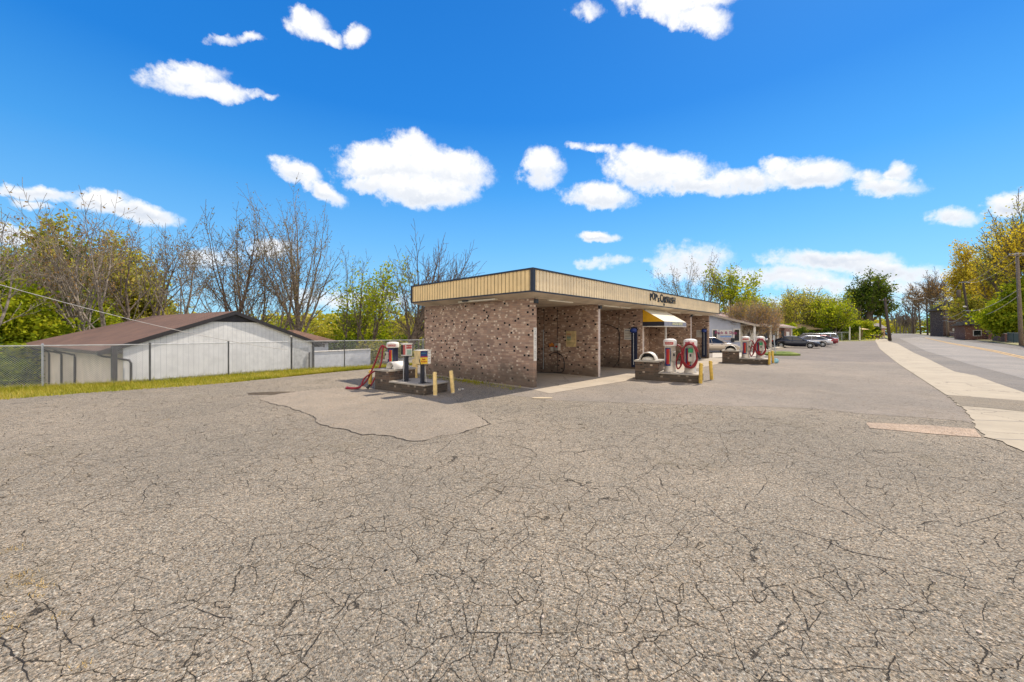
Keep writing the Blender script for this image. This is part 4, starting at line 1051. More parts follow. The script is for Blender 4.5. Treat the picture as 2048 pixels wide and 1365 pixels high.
# litter by the wall
lt = thing('crumpled_cup', 'crumpled white paper cup on the shaded asphalt near the leaning bollard', 'litter', (*at(920, 781), .02))
MB().lathe([(0, -.05), (.035, -.05), (.05, .06), (.045, .06), (.03, -.04)], (0, 0, .03), 9, 0, Matrix.Rotation(R(75), 4, 'X')).build('cup', M_WHITE, lt)
MB().lathe([(0, 0), (.04, .01), (.035, .03), (0, .035)], (.09, .03, .0), 8).build('cup_lid', M_WHITE, lt)

# ------------------------------------------------------------------ chain link fence
fence = thing('chain_link_fence', 'long galvanised chain link fence along the grass strip in front of the white shed', 'fence', (0, 0, 0))
FZ = 1.50
FPv = [Vector((p[0], p[1], 0)) for p in FP]
rail = MB(); rail.tube([p + Vector((0, 0, FZ)) for p in FPv], .022, 6); rail.build('top_rail', M_MESHW, fence)
mesh_ = MB()
for a, b in zip(FPv[:-1], FPv[1:]):
    L = (b - a).length; d_ = (b - a).normalized(); nn = Vector((-d_.y, d_.x, 0)); s_ = .075; hgt = FZ - .03
    x = -hgt
    while x < L:
        for sg_ in (1, -1):
            xa, xb = (x, x + hgt) if sg_ > 0 else (x + hgt, x)
            za, zb = .03, .03 + hgt
            # clip to 0..L
            pts = [(xa, za), (xb, zb)]
            (p, q) = pts
            def clip(p, q):
                if p[0] > q[0]: p, q = q, p
                if q[0] <= 0 or p[0] >= L: return None
                if p[0] < 0: k = (0 - p[0]) / (q[0] - p[0]); p = (0, p[1] + (q[1] - p[1]) * k)
                if q[0] > L: k = (L - p[0]) / (q[0] - p[0]); q = (L, p[1] + (q[1] - p[1]) * k)
                return p, q
            c = clip(p, q)
            if c is None: continue
            (p, q) = c
            A = a + d_ * p[0] + Vector((0, 0, p[1])) + nn * .004 * sg_; B = a + d_ * q[0] + Vector((0, 0, q[1])) + nn * .004 * sg_
            t_ = (B - A).normalized(); o1_ = t_.cross(nn) * .0027; o2_ = nn * .0027
            mesh_.add([A + o1_, A + o2_, A - o1_ - o2_ * .5, B + o1_, B + o2_, B - o1_ - o2_ * .5], [(0, 1, 4, 3), (1, 2, 5, 4), (2, 0, 3, 5)])
        x += s_
mesh_.build('wire_mesh', M_MESHW, fence)
M_POSTD = simple('weathered_post', (.10, .10, .105), .6, .3, .15)
posts = [(FPv[2], M_GALV, .03, 1.52)] + [(FPv[i], M_POSTD, .03, 1.52) for i in (3, 4)] + [(FPv[5], M_POSTD, .045, 1.68), (FPv[6], M_POSTD, .028, 1.52), (FPv[7], M_GALV, .03, 1.52)]
posts.append((FPv[1] , M_GALV, .03, 1.52)); posts.append((FPv[6].lerp(FPv[7], .5), M_GALV, .03, 1.52))
for p, m_, r_, h_ in posts:
    MB().lathe([(r_, 0), (r_, h_), (r_ * 1.3, h_ + .005), (r_ * 1.2, h_ + .04), (0, h_ + .06)], (p.x, p.y, 0), 8).build('fence_post', m_, fence)

# ------------------------------------------------------------------ long white shed behind the fence
eL = Vector((-16.1, 16.06)); 
def ray_line(px, P, d):   # t where P + d t is seen in column px
    r = (px - CX) / F; return (r * P.y - P.x) / (d.x - r * d.y)
vpR = 1476.0; dF = Vector(((vpR - CX) / F, 1)).normalized(); dS = Vector((-dF.y, dF.x))
c0 = Vector(atY(246, 15.9)); Wf = ray_line(624, c0, dF)
shed = thing('white_shed', 'long low white sided building with a brown shingle roof and black trim behind the fence', 'building', (c0.x, c0.y, 0), atan2(dF.y, dF.x))
zE = zat(693, 15.9) + .02; zA = 3.02; Ls = ray_line(82, c0, dS); zb_ = -1.9; Wd = Wf
mid = Wf / 2
MB().add([(0, 0, zb_), (Wf, 0, zb_), (Wf, 0, zE), (mid, 0, zA - .12), (0, 0, zE)], [(0, 1, 2, 3, 4)]).build('gable_wall', M_SIDING, shed, label='white sided gable wall facing the lot')
MB().box(-.001, .12, .01, Ls, zb_, zE).build('side_wall', simple('cream_block', (.80, .70, .58), .8, 0, .06, 1.5), shed)
MB().box(Wf - .12, Wf + .001, .01, Ls, zb_, zE).build('side_wall', bpy.data.materials['cream_block'], shed)
MB().box(0, Wf, Ls - .1, Ls, zb_, zE).build('end_wall', bpy.data.materials['cream_block'], shed)
ov = .75; oe = .10; sl = (zA - zE) / mid; ze = zE - sl * ov + .10; zr = zA + .05; th_ = .06; rh = Ls - 4.6
def roofz(x): return zr - abs(x - mid) * (zr - ze) / (mid + ov)
rf = MB()
for dz in (0,):
    rf.add([(-ov, -oe, ze), (mid, -oe, zr), (mid, rh, zr), (-ov, Ls + ov, ze)], [(0, 3, 2, 1)])
    rf.add([(Wf + ov, -oe, ze), (mid, -oe, zr), (mid, rh, zr), (Wf + ov, Ls + ov, ze)], [(0, 1, 2, 3)])
    rf.add([(-ov, Ls + ov, ze), (Wf + ov, Ls + ov, ze), (mid, rh, zr)], [(0, 1, 2)])
rf.build('roof', M_ROOFR, shed)
bd = MB()
def slopebox(mb, x0, x1, y0, y1, h):
    z0, z1 = roofz(x0), roofz(x1)
    mb.add([(x0, y0, z0 - h), (x1, y0, z1 - h), (x1, y0, z1 - .004), (x0, y0, z0 - .004), (x0, y1, z0 - h), (x1, y1, z1 - h), (x1, y1, z1 - .004), (x0, y1, z0 - .004)], [(0, 1, 2, 3), (5, 4, 7, 6), (0, 4, 5, 1), (3, 2, 6, 7), (0, 3, 7, 4), (1, 5, 6, 2)])
slopebox(bd, -ov, mid, -oe - .03, -oe, .19); slopebox(bd, mid, Wf + ov, -oe - .03, -oe, .19)
bd.build('barge_board', M_BROWN, shed)
so_ = MB(); slopebox(so_, -ov, mid, -oe, .02, .17); slopebox(so_, mid, Wf + ov, -oe, .02, .17); so_.build('gable_soffit', M_BROWN, shed)
MB().box(-ov, .02, .02, Ls + ov, ze - .14, ze - .02).build('eaves', simple('brown_gutter', (.10, .075, .06), .5), shed)
MB().box(Wf - .02, Wf + ov, .02, Ls + ov, ze - .14, ze - .02).build('eaves', M_BROWN, shed)
# dark gable vent triangle
zv = 2.50
xk = lambda z: (zr - z) / ((zr - ze) / (mid + ov))
MB().add([(mid - xk(zv), -.02, zv), (mid + xk(zv), -.02, zv), (mid, -.02, zr - .06)], [(0, 1, 2)]).build('gable_vent', M_BROWN, shed)
for k in range(4):
    zz = zv + .06 + k * .13; w_ = xk(zz) - .15
    if w_ > .2: MB().box(mid - w_, mid + w_, -.035, -.021, zz, zz + .02).build('vent_slat', M_DARK, shed)
# black corner posts, downspouts, faint door
MB().box(-.42, -.26, -.42, -.26, zb_, zE + .02).build('porch_post', M_BROWN, shed)
MB().box(Wf - .01, Wf + .13, -.03, .12, zb_, zE).build('corner_trim', M_BROWN, shed)
def spout(pts, par=shed, m_=None, r_=.045): return MB().tube(pts, r_, 6).build('downspout', m_ or M_BROWN, par)
spout([(-ov + .05, .35, ze - .1), (-.55, .3, ze - .22), (.16, -.10, ze - .42), (.22, -.10, ze - .55), (.22, -.10, zb_)])
for pxx in (153, 126, 101):
    yy = ray_line(pxx, c0, dS)
    spout([(-ov + .06, yy + .5, ze - .1), (-ov + .1, yy + .45, ze - .2), (-.08, yy, ze - .42), (-.06, yy, ze - .55), (-.06, yy, zb_)])
spout([(Wf - .2, -.08, ze - .45), (Wf - .22, -.08, ze - .55), (Wf - .22, -.08, zb_)])
xd = ray_line(588, c0, dF); MB().box(xd, xd + .85, -.012, -.002, zb_, zE - .35).build('door', simple('white_door', (.57, .57, .56), .5), shed)
MB().lathe([(0, .03), (.06, 0), (.05, -.06), (0, -.08)], (ray_line(580, c0, dF), -.1, zE + .35), 8).build('lamp', M_WHITE, shed)
# wing to the right with a hip roof
q = Vector(atY(585, 25.5)); wing = thing('shed_wing', 'low wing with a brown hip roof behind the right corner of the white shed', 'building', (q.x, q.y, 0), atan2(dF.y, dF.x))
MB().box(0, 2.6, 0, 4.5, -1.9, zat(683, 25.5)).build('wall', M_BLOCKW, wing)
ze2 = zat(684.5, 25.5); zr2 = zat(660, 27.5)
a = [(-.5, -.5, ze2), (3.1, -.5, ze2), (3.1, 5, ze2), (-.5, 5, ze2)]
MB().add(a + [(1.0, 1.6, zr2), (1.6, 3.4, zr2)], [(0, 1, 4), (1, 2, 5, 4), (2, 3, 5), (3, 0, 4, 5)]).build('roof', M_ROOFR, wing)
MB().box(-.5, 3.1, -.52, -.49, ze2 - .12, ze2).build('fascia', M_BROWN, wing)
# low white block wall
wa = Vector(atY(627, 25.4)); wb = Vector(atY(741, 29.0)); dd = wb - wa
bw = thing('boundary_wall', 'low white painted block wall to the right of the white shed', 'wall', (wa.x, wa.y, 0), atan2(dd.y, dd.x))
zw = zat(703, 25.4)
MB().bevbox(0, dd.length, 0, .22, -1.9, zw - .06, .01).build('block_face', stripes('white_block_rows', (.78, .79, .82), (.62, .64, .68), .20, .05, 2), bw)
MB().bevbox(-.04, dd.length + .04, -.04, .26, zw - .06, zw, .01).build('coping', M_WHITE, bw)

# ------------------------------------------------------------------ white office beyond the car wash
oc = Vector(at(1481, 703)); 
off = thing('office_building', 'white single storey office with a pinkish shingle roof and printed sign, beyond the car wash', 'building', (oc.x, oc.y, 0), ANG)
LO = 27.0; DO = 12.0; zO = zat(645.5, oc.y)
M_OFFW = simple('pale_office_wall', (.50, .51, .56), .8, 0, .06, .8)
M_OFFB = stripes('blue_grey_siding', (.50, .52, .62), (.36, .38, .46), .22, .06, 2)
M_OFFC = simple('cream_office_wall', (.66, .60, .50), .8, 0, .06, .8)
MB().add([(0, 0, 0), (0, DO, 0), (0, DO, zO), (0, DO / 2, zO + 1.9), (0, 0, zO)], [(0, 4, 3, 2, 1)]).build('gable_wall', M_OFFW, off, label='pale grey gable wall with a printed sign')
MB().box(.001, LO, 0, .2, 0, zO - .25).build('front_wall', M_OFFC, off)
MB().box(LO - .2, LO, .2, DO, 0, zO - .25).build('end_wall', M_OFFC, off)
MB().box(-.02, -.003, .05, DO, 0, 1.15).build('lower_siding', M_OFFB, off)
ov2 = .6; pr_ = 1.5
zfr = zO - .22
MB().add([(-ov2, -pr_, zfr), (LO + 1.4, -pr_, zfr), (LO - 5, DO / 2, zO + 1.95), (-ov2, DO / 2, zO + 1.95)], [(0, 1, 2, 3)]).add([(-ov2, DO + .5, zO - .1), (LO + 1.4, DO + .5, zO - .1), (LO - 5, DO / 2, zO + 1.95), (-ov2, DO / 2, zO + 1.95)], [(0, 3, 2, 1)]).add([(LO + 1.4, -pr_, zfr), (LO + 1.4, DO + .5, zO - .1), (LO - 5, DO / 2, zO + 1.95)], [(0, 1, 2)]).build('roof', M_ROOFP, off)
MB().box(-ov2, LO + 1.4, -pr_ - .02, -pr_ + .02, zfr - .2, zfr - .005).build('fascia_board', simple('tan_board', (.46, .38, .29), .7), off)
MB().add([(-ov2 - .02, -pr_, zfr - .2), (-ov2 - .02, -pr_, zfr - .01), (-ov2 - .02, DO / 2, zO + 1.93), (-ov2 - .02, DO / 2, zO + 1.72)], [(0, 1, 2, 3)]).build('barge_board', bpy.data.materials['tan_board'], off)
MB().box(-ov2, LO + 1.4, -pr_ + .03, 0, zfr - .06, zfr - .03).build('porch_ceiling', bpy.data.materials['tan_board'], off)
def uo(px, v=0):  # along the office front
    P = oc + D2 * v; return ray_line(px, P, D1)
def vo_(px): return ray_line(px, oc, D2)
MB().box(uo(1557), uo(1582), -.03, -.002, 0, zO - .3).build('brick_panel', M_RBRICK, off)
for px0, px1, z0_, z1_ in ((1543, 1549.5, .6, 2.2), (1550, 1553, .6, 2.2), (1493, 1500, .8, 2.0), (1529, 1537, .2, 2.1)):
    f_ = MB().box(uo(px0), uo(px1), -.04, -.003, z0_, z1_).build('window', M_WHITE, off)
    MB().box(uo(px0) + .12, uo(px1) - .12, -.055, -.041, z0_ + .1, z1_ - .1).build('pane', M_GLASS, f_)
dr_ = MB().box(uo(1562), uo(1567), -.06, -.031, 0, 2.15).build('door', M_DARK, off)
MB().box(uo(1572), uo(1578), -.05, -.031, 1.3, 2.0).build('notice', M_PAPER, off)
for px_ in (1509, 1541, 1556, 1583): MB().box(uo(px_, -1.3), uo(px_, -1.3) + .16, -1.38, -1.22, 0, zfr - .06).build('porch_post', M_WHITE, off)
MB().bevbox(.5, LO - 3, -1.9, -.005, 0, .14, .02).build('porch_step', M_KERB, off)
for (pa, pb, py0, py1) in ((1426.5, 1434, 661, 681), (1469.5, 1478.5, 660, 682)):
    v0, v1 = sorted((vo_(pa), vo_(pb))); Yc = oc.y + D2.y * (v0 + v1) / 2
    f_ = MB().box(-.05, -.004, v0 - .12, v1 + .12, zat(py1, Yc) - .12, zat(py0, Yc) + .12).build('window', M_WHITE, off)
    MB().box(-.065, -.051, v0, v1, zat(py1, Yc), zat(py0, Yc)).build('pane', M_GLASS, f_)
v0, v1 = sorted((vo_(1439.5), vo_(1464.5))); Yc = oc.y + D2.y * (v0 + v1) / 2; z0_, z1_ = zat(680.5, Yc), zat(660, Yc)
sgn = MB().box(-.08, -.052, v0, v1, z0_, z1_).build('printed_sign', M_PAPER, off)
W_ = v1 - v0; H_ = z1_ - z0_
for zf, hf, m_ in ((.42, .045, M_BLUE), (.33, .10, simple('sky_blue_print', (.22, .38, .72))), (.205, .035, M_SIGNB)):
    MB().box(-.084, -.0805, v0 + .06, v1 - .06, z0_ + H_ * (zf - hf / 2), z0_ + H_ * (zf + hf / 2)).build('print_band', m_, sgn)
text('Pack & Ship', .44, simple('plum_print', (.34, .05, .14)), sgn, frame((-.085, (v0 + v1) / 2, z0_ + H_ * .70), (0, -1, 0), (0, 0, 1)), extrude=.002, bold=.008)
MB().box(-.084, -.0805, v0 + .06, v1 - .06, z0_ + H_ * .07, z0_ + H_ * .12).build('print_band', bpy.data.materials['plum_print'], sgn)
MB().bevbox(-.25, -.06, vo_(1465) - .2, vo_(1465) + .1, .95, 1.35, .03).build('meter_box', M_DARK, off)

# ------------------------------------------------------------------ far buildings
def atb(px, Y, py0=None): return atY(px, Y)
q = Vector(atY(1640, 95)); fb = thing('tan_building', 'distant low building with a sunlit yellowish roof behind the parked cars', 'building', (q.x, q.y, 0), 0)
w_ = 12
MB().box(-w_, w_ * .9, 0, 8, 0, zat(660, 95)).build('wall', simple('brown_wall', (.20, .13, .09), .8), fb)
MB().add([(-w_ - .8, -1, zat(659.5, 95)), (w_ * .9 + .8, -1, zat(659.5, 95)), (w_ * .9 - 1.5, 5, zat(649.5, 95) + .25), (-w_ + 1.5, 5, zat(649.5, 95) + .25), (w_ * .9 + .8, 10, zat(659.5, 95)), (-w_ - .8, 10, zat(659.5, 95))], [(0, 1, 2, 3), (2, 4, 5, 3), (1, 4, 2), (0, 3, 5)]).build('roof', simple('tan_roof', (.62, .44, .22), .9, 0, .1, .6), fb)
for k in range(7):
    f_ = MB().box(-w_ + 1.5 + k * 3, -w_ + 2.7 + k * 3, -.04, -.005, .9, 1.9).build('window', M_DARK, fb)
# dark brick house on the right
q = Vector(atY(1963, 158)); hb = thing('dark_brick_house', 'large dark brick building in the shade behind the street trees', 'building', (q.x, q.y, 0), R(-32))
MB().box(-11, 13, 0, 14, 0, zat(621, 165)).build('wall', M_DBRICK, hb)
zz = zat(621, 165)
MB().add([(-11.8, -1, zz), (13.8, -1, zz), (13.8, 15, zz), (-11.8, 15, zz), (-8, 7, zz + 4), (8, 7, zz + 4)], [(0, 1, 5, 4), (1, 2, 5), (2, 3, 4, 5), (3, 0, 4)]).build('roof', simple('dark_roof', (.022, .02, .02), 1.0, spec=.05), hb)
for k, (x, z) in enumerate([(-6.5, 1.0), (-3, 1.0), (.5, 1.0), (4, 1.0), (7, 1.0), (-6.5, 4.4), (-3, 4.4), (.5, 4.4), (4, 4.4)]):
    f_ = MB().box(x - .7, x + .7, -.05, -.004, z, z + 1.8).build('window', simple('dim_frame', (.20, .2, .2)) if k == 0 else bpy.data.materials['dim_frame'], hb)
    MB().box(x - .58, x + .58, -.07, -.051, z + .1, z + 1.7).build('pane', M_GLASS, f_)
MB().box(-1.6, -.2, -.06, -.004, 0, 2.4).build('door', M_BLUE, hb)
q = Vector(atY(2018, 92)); hc = thing('red_brick_house', 'low red brick house behind the evergreen tree at the right edge', 'building', (q.x, q.y, 0), R(-38))
MB().box(-7, 12, 0, 9, 0, 3.6).build('wall', M_RBRICK, hc)
MB().add([(-7.8, -1, 3.6), (12.8, -1, 3.6), (12.8, 10, 3.6), (-7.8, 10, 3.6), (-4, 4.5, 6), (9, 4.5, 6)], [(0, 1, 5, 4), (1, 2, 5), (2, 3, 4, 5), (3, 0, 4)]).build('roof', bpy.data.materials['dark_roof'], hc)
for k, x in enumerate((-5, -1.5, 2, 6, 9)):
    f_ = MB().box(x - .7, x + .7, -.05, -.004, .9, 2.4).build('window', M_WHITE, hc); MB().box(x - .58, x + .58, -.07, -.051, 1.0, 2.3).build('pane', M_GLASS, f_)
q = Vector(atY(1750, 150)); hd = thing('pink_house', 'small distant pinkish house beside the far end of the street', 'building', (q.x, q.y, 0), 0)
MB().box(-4, 4, 0, 6, 0, 3.4).build('wall', simple('pink_wall', (.52, .30, .22), .8), hd); MB().add([(-4.6, -.6, 3.4), (4.6, -.6, 3.4), (4.6, 6.6, 3.4), (-4.6, 6.6, 3.4), (-4.6, 3, 5.4), (4.6, 3, 5.4)], [(0, 1, 5, 4), (1, 2, 5), (2, 3, 4, 5), (3, 0, 4)]).build('roof', simple('grey_roof', (.25, .22, .2), .9), hd)
MB().box(-1, 1, -.05, -.003, .9, 2.4).build('window', M_WHITE, hd)
# low brick wall and green gate on the far side
def wallpx(name, label, cat, px0, px1, Y0, Y1, ztop, mat, th=.35, caps=True, pillars=()):
    a = Vector(atY(px0, Y0)); b = Vector(atY(px1, Y1)); d_ = b - a
    t = thing(name, label, cat, (a.x, a.y, 0), atan2(d_.y, d_.x))
    MB().box(0, d_.length, -th / 2, th / 2, .04, ztop).build('brickwork', mat, t)
    if caps: MB().bevbox(-.05, d_.length + .05, -th / 2 - .05, th / 2 + .05, ztop, ztop + .1, .02).build('coping', M_KERB, t)
    for k in pillars:
        p = MB().bevbox(k * d_.length - .45, k * d_.length + .45, -.45, .45, .04, ztop + .45, .03).build('pillar', mat, t); MB().bevbox(k * d_.length - .52, k * d_.length + .52, -.52, .52, ztop + .45, ztop + .6, .03).build('pillar_cap', M_KERB, t)
    return t
wallpx('brick_wall', 'long low red brick garden wall with stone pillars across the street', 'wall', 1883, 1980, 190, 92, 1.62, M_RBRICK, .5, True, (0.04, .3, .98))
wallpx('brick_wall', 'shorter low red brick wall between the stone pillar and the green gate', 'wall', 1988, 2014, 85, 73.5, 1.62, M_RBRICK, .5, True)
a = Vector(atY(2015.5, 73)); b = Vector(atY(2041, 64)); d_ = b - a
gt = thing('metal_gate', 'dark green metal fence panel at the end of the brick wall', 'gate', (a.x, a.y, 0), atan2(d_.y, d_.x))
MG = simple('dark_green_metal', (.015, .055, .055), .5)
MB().box(0, d_.length, -.02, .02, .15, 1.75).build('panel', MG, gt)
for k in (0, .5, 1): MB().box(k * d_.length - .05, k * d_.length + .05, -.06, .06, 0, 1.95).build('gate_post', MG, gt)
MB().box(0, d_.length, -.05, .05, 1.751, 1.83).build('rail', M_GALV, gt)

# ------------------------------------------------------------------ utility poles, wires, signs
poles = {}
def pole(key, pxb, pyb, pxt, pyt, label, r=.16, mat=None, arms=1, Yo=None):
    Y_ = Yo or H * F / (pyb - HY); x, y = atY(pxb, Y_); zt_ = zat(pyt, Y_); xt = atY(pxt, Y_)[0] - x
    t = thing('utility_pole', label, 'utility pole', (x, y, 0), 0, 'utility poles along the street')
    MB().tube([(0, 0, 0), (xt * .5, 0, zt_ * .5), (xt, 0, zt_)], [r * 1.2, r, r * .75], 10).build('shaft', mat or M_DWOOD, t, True)
    if arms:
        for k in range(arms):
            z = zt_ - .5 - k * 1.4; xx = xt * z / zt_
            c = MB().box(xx - 1.5, xx + 1.5, -.24, -.13, z - .06, z + .08).build('cross_arm', mat or M_DWOOD, t)
            for q_ in (-1.35, -.6, .6, 1.35): MB().lathe([(.05, 0), (.07, .05), (.05, .1), (.07, .14), (0, .2)], (xx + q_, -.18, z + .08), 8).build('insulator', M_GALV, c)
    poles[key] = (x, y, xt, zt_); return t
pA = pole('A', 2043, 692, 2034, 505, 'tall pale wooden utility pole at the right edge, nearest of the far side poles', .20, M_WOODP, 1)
pB = pole('B', 1943, 678, 1926, 563, 'leaning dark utility pole with transformer and street lamp beside the yellow trees', .27, None, 1)
x, y, xt, zt_ = poles['B']
MB().lathe([(0, 0), (.42, .05), (.42, 1.9), (.3, 2.1), (0, 2.15)], (xt - 1.3, -.1, zt_ - 4.6), 14).build('transformer', M_WOODP, pB, True)
MB().tube([(xt * .55, 0, zt_ * .53), (xt * .55 - 1.8, -1.0, zt_ * .56)], .06, 6).build('lamp_arm', M_GALV, pB); MB().lathe([(0, .15), (.45, 0), (.3, -.25), (0, -.32)], (xt * .55 - 1.9, -1.1, zt_ * .56), 10).build('street_lamp', M_WHITE, pB)
pole('C', 1896, 673.9, 1892, 600, 'pale utility pole with a small sign, left of the transformer pole', .40, M_WOODP, 1)
pole('D', 1869.5, 671.5, 1860, 604, 'dark leaning pole beside the bare spreading tree', .38, None, 0)
pole('E', 1855.5, 670.3, 1852.5, 592, 'dark utility pole with three cross arms halfway down the far side', .38, None, 3)
pole('F', 1841.5, 669, 1836.5, 601, 'dark utility pole with two cross arms far down the street', .42, None, 2)
pole('G', 1827, 667.9, 1824.5, 607, 'thin dark pole farthest down the right side of the street', .42, None, 2)
pH = pole('H', 1780, 682, 1769.5, 597, 'dark leaning utility pole on the near side, at the far end of the pavement', .26, None, 1)
pole('I', 1761, 669.5, 1760, 618, 'thin pole beside the parked pickup truck', .30, None, 1, 150)
pole('J', 1702.5, 672, 1701.5, 612, 'slim dark pole among the shrubs behind the field', .20, None, 0, 110)
def top_(k, dx=0, dz=-.3): x, y, xt, zt_ = poles[k]; return Vector((x + xt + dx, y - .18, zt_ + dz))
def wire(a, b, sag, label, r=.02, group='overhead power wires'):
    a = Vector(a); b = Vector(b); pts = [a.lerp(b, k / 12) + Vector((0, 0, -sag * 4 * (k / 12) * (1 - k / 12))) for k in range(13)]
    o = MB().tube(pts, r, 4).build('power_wire', M_WIRE); tag(o, label, 'wire', group); return o
prev = Vector((150, 10, 12))
wire(top_('A', -1.3), top_('B', -1.3), 1.2, 'uppermost wire between the right edge pole and the transformer pole', .035)
wire(top_('A', .6, -.3), top_('B', .6, -.3), 1.4, 'second wire between the right edge pole and the transformer pole', .035)
wire(top_('A', 0, -5.3), top_('B', 0, -8.3), 1.2, 'lower thick cable between the right edge pole and the transformer pole', .05)
wire(top_('A', 0, -6.2), top_('B', 0, -9.6), 1.6, 'lowest cable between the right edge pole and the transformer pole', .05)
wire(top_('A', -1.3), Vector((110, 8, 15)), 1.0, 'wire leaving the right edge pole out of the picture', .035)
wire(top_('B', 0, -8.3), top_('C', 0, -7.0), .8, 'thick cable from the transformer pole to the pale pole', .06)
wire(top_('B', 0, -9.6), top_('C', 0, -8.4), 1.2, 'lower cable from the transformer pole to the pale pole', .06)
wire(top_('B', -1.2), top_('C', -1.2), 1.2, 'upper wire from the transformer pole to the pale pole', .05)
wire(top_('C', 0, -7.0), top_('E', 0, -7.5), 1.5, 'cable from the pale pole to the three armed pole', .07)
wire(top_('C', 0, -8.4), top_('E', 0, -9.0), 2.2, 'lower cable from the pale pole to the three armed pole', .07)
wire(top_('C', -1.2), top_('E', -1.2), 1.5, 'upper wire from the pale pole to the three armed pole', .06)
wire(top_('E', 0, -.3), top_('F', 0, -.3), 1.2, 'wire between the three armed pole and the two armed pole', .06)
wire(top_('F', 0, -.3), top_('G', 0, -.3), 1.2, 'wire between the two farthest poles', .06)
wire(top_('E', -1, -.3), top_('H', 1.2, -.3), 1.0, 'wire crossing the street from the three armed pole to the near side pole', .05)
sa = Vector((*atY(-60, 9), zat(553, 9))); sb_ = Vector((*atY(575, 18.6), zat(700, 18.6)))
wire(sa, sb_, .22, 'pale service cable slanting down across the brown shed roof', .009, 'service cables by the shed')
gy = wire(Vector((*atY(1958, 92), zat(620, 92))), Vector((*atY(1976, 84), zat(658, 84))), 0, 'yellow guy wire guard beside the transformer pole', .10, 'guy wires'); gy.data.materials[0] = M_YELLOW
# sign across the street, sign post in the lot
sp = thing('street_sign', 'small white street sign on a post before the low brick wall', 'sign', (*atY(1909.5, 140), 0), R(-35))
MB().tube([(0, 0, 0), (0, 0, 3.6)], .07, 6).build('sign_post', M_GALV, sp); MB().box(-.55, .55, -.09, -.071, 2.2, 3.2).build('sign_panel', M_WHITE, sp)
for k in range(3): MB().box(-.42, .42, -.10, -.091, 2.4 + k * .22, 2.45 + k * .22).build('print_line', bpy.data.materials['grey_print'], sp)
sp = thing('sign_post', 'bare leaning sign post on the small grass mound', 'post', (*at(1551, 712), .2), 0)
MB().tube([(0, 0, 0), (-.10, 0, .9), (-.14, 0, 1.5)], .035, 6).build('post', M_GALV, sp); MB().box(-.2, -.06, -.012, .012, 1.1, 1.5).build('plate', M_GALV, sp)
# white gate posts and far chain link fence by the field
for k, (px_, lb) in enumerate(((1699.5, 'left white steel gate post at the edge of the field'), (1719.5, 'right white steel gate post at the edge of the field'))):
    Y_ = H * F / (681.5 - HY); t = thing('gate_post', lb, 'gate post', (*atY(px_, Y_), 0), 0, 'white gate posts by the field')
    MB().lathe([(.13, 0), (.13, 3.05), (.15, 3.07), (0, 3.15)], (0, 0, 0), 12).build('post', M_WHITE, t, True); MB().lathe([(.22, 0), (.22, .08), (.13, .12)], (0, 0, 0), 12).build('footing', M_KERB, t)
ff = thing('field_fence', 'low chain link fence running behind the parked cars to the white gate posts', 'fence', (0, 0, 0))
a = Vector((*atY(1655, 84), 0)); b = Vector((*atY(1698, 84), 0)); L = (b - a).length
MB().tube([a + Vector((0, 0, 1.9)), b + Vector((0, 0, 1.9))], .04, 5).build('top_rail', M_GALV, ff)
for k in range(4): p = a.lerp(b, k / 3); MB().tube([p, p + Vector((0, 0, 1.95))], .045, 6).build('fence_post', M_GALV, ff)
m = MB(); k = -1.9
while k < L:
    for s_ in (1, -1):
        xa, xb = (k, k + 1.9) if s_ > 0 else (k + 1.9, k)
        za, zb2 = 0.05, 1.9
        if min(xa, xb) < 0 or max(xa, xb) > L: continue
        A = a + Vector((xa, 0, za)); B = a + Vector((xb, 0, zb2)); m.add([A + Vector((-.006, 0, 0)), A + Vector((.006, 0, 0)), B + Vector((.006, 0, 0)), B + Vector((-.006, 0, 0))], [(0, 1, 2, 3)])
    k += .2
m.build('wire_mesh', M_GALV, ff)
# brick mailbox pillar near the pavement
mp = thing('brick_pillar', 'small dark brick pillar on the grass at the far end of the pavement', 'pillar', (*atY(1750.5, 108), 0), 0)
MB().bevbox(-.9, .9, -.5, .5, 0, 1.0, .04).build('pillar', M_DBRICK, mp); MB().bevbox(-1, 1, -.6, .6, 1.0, 1.15, .03).build('cap', M_KERB, mp)

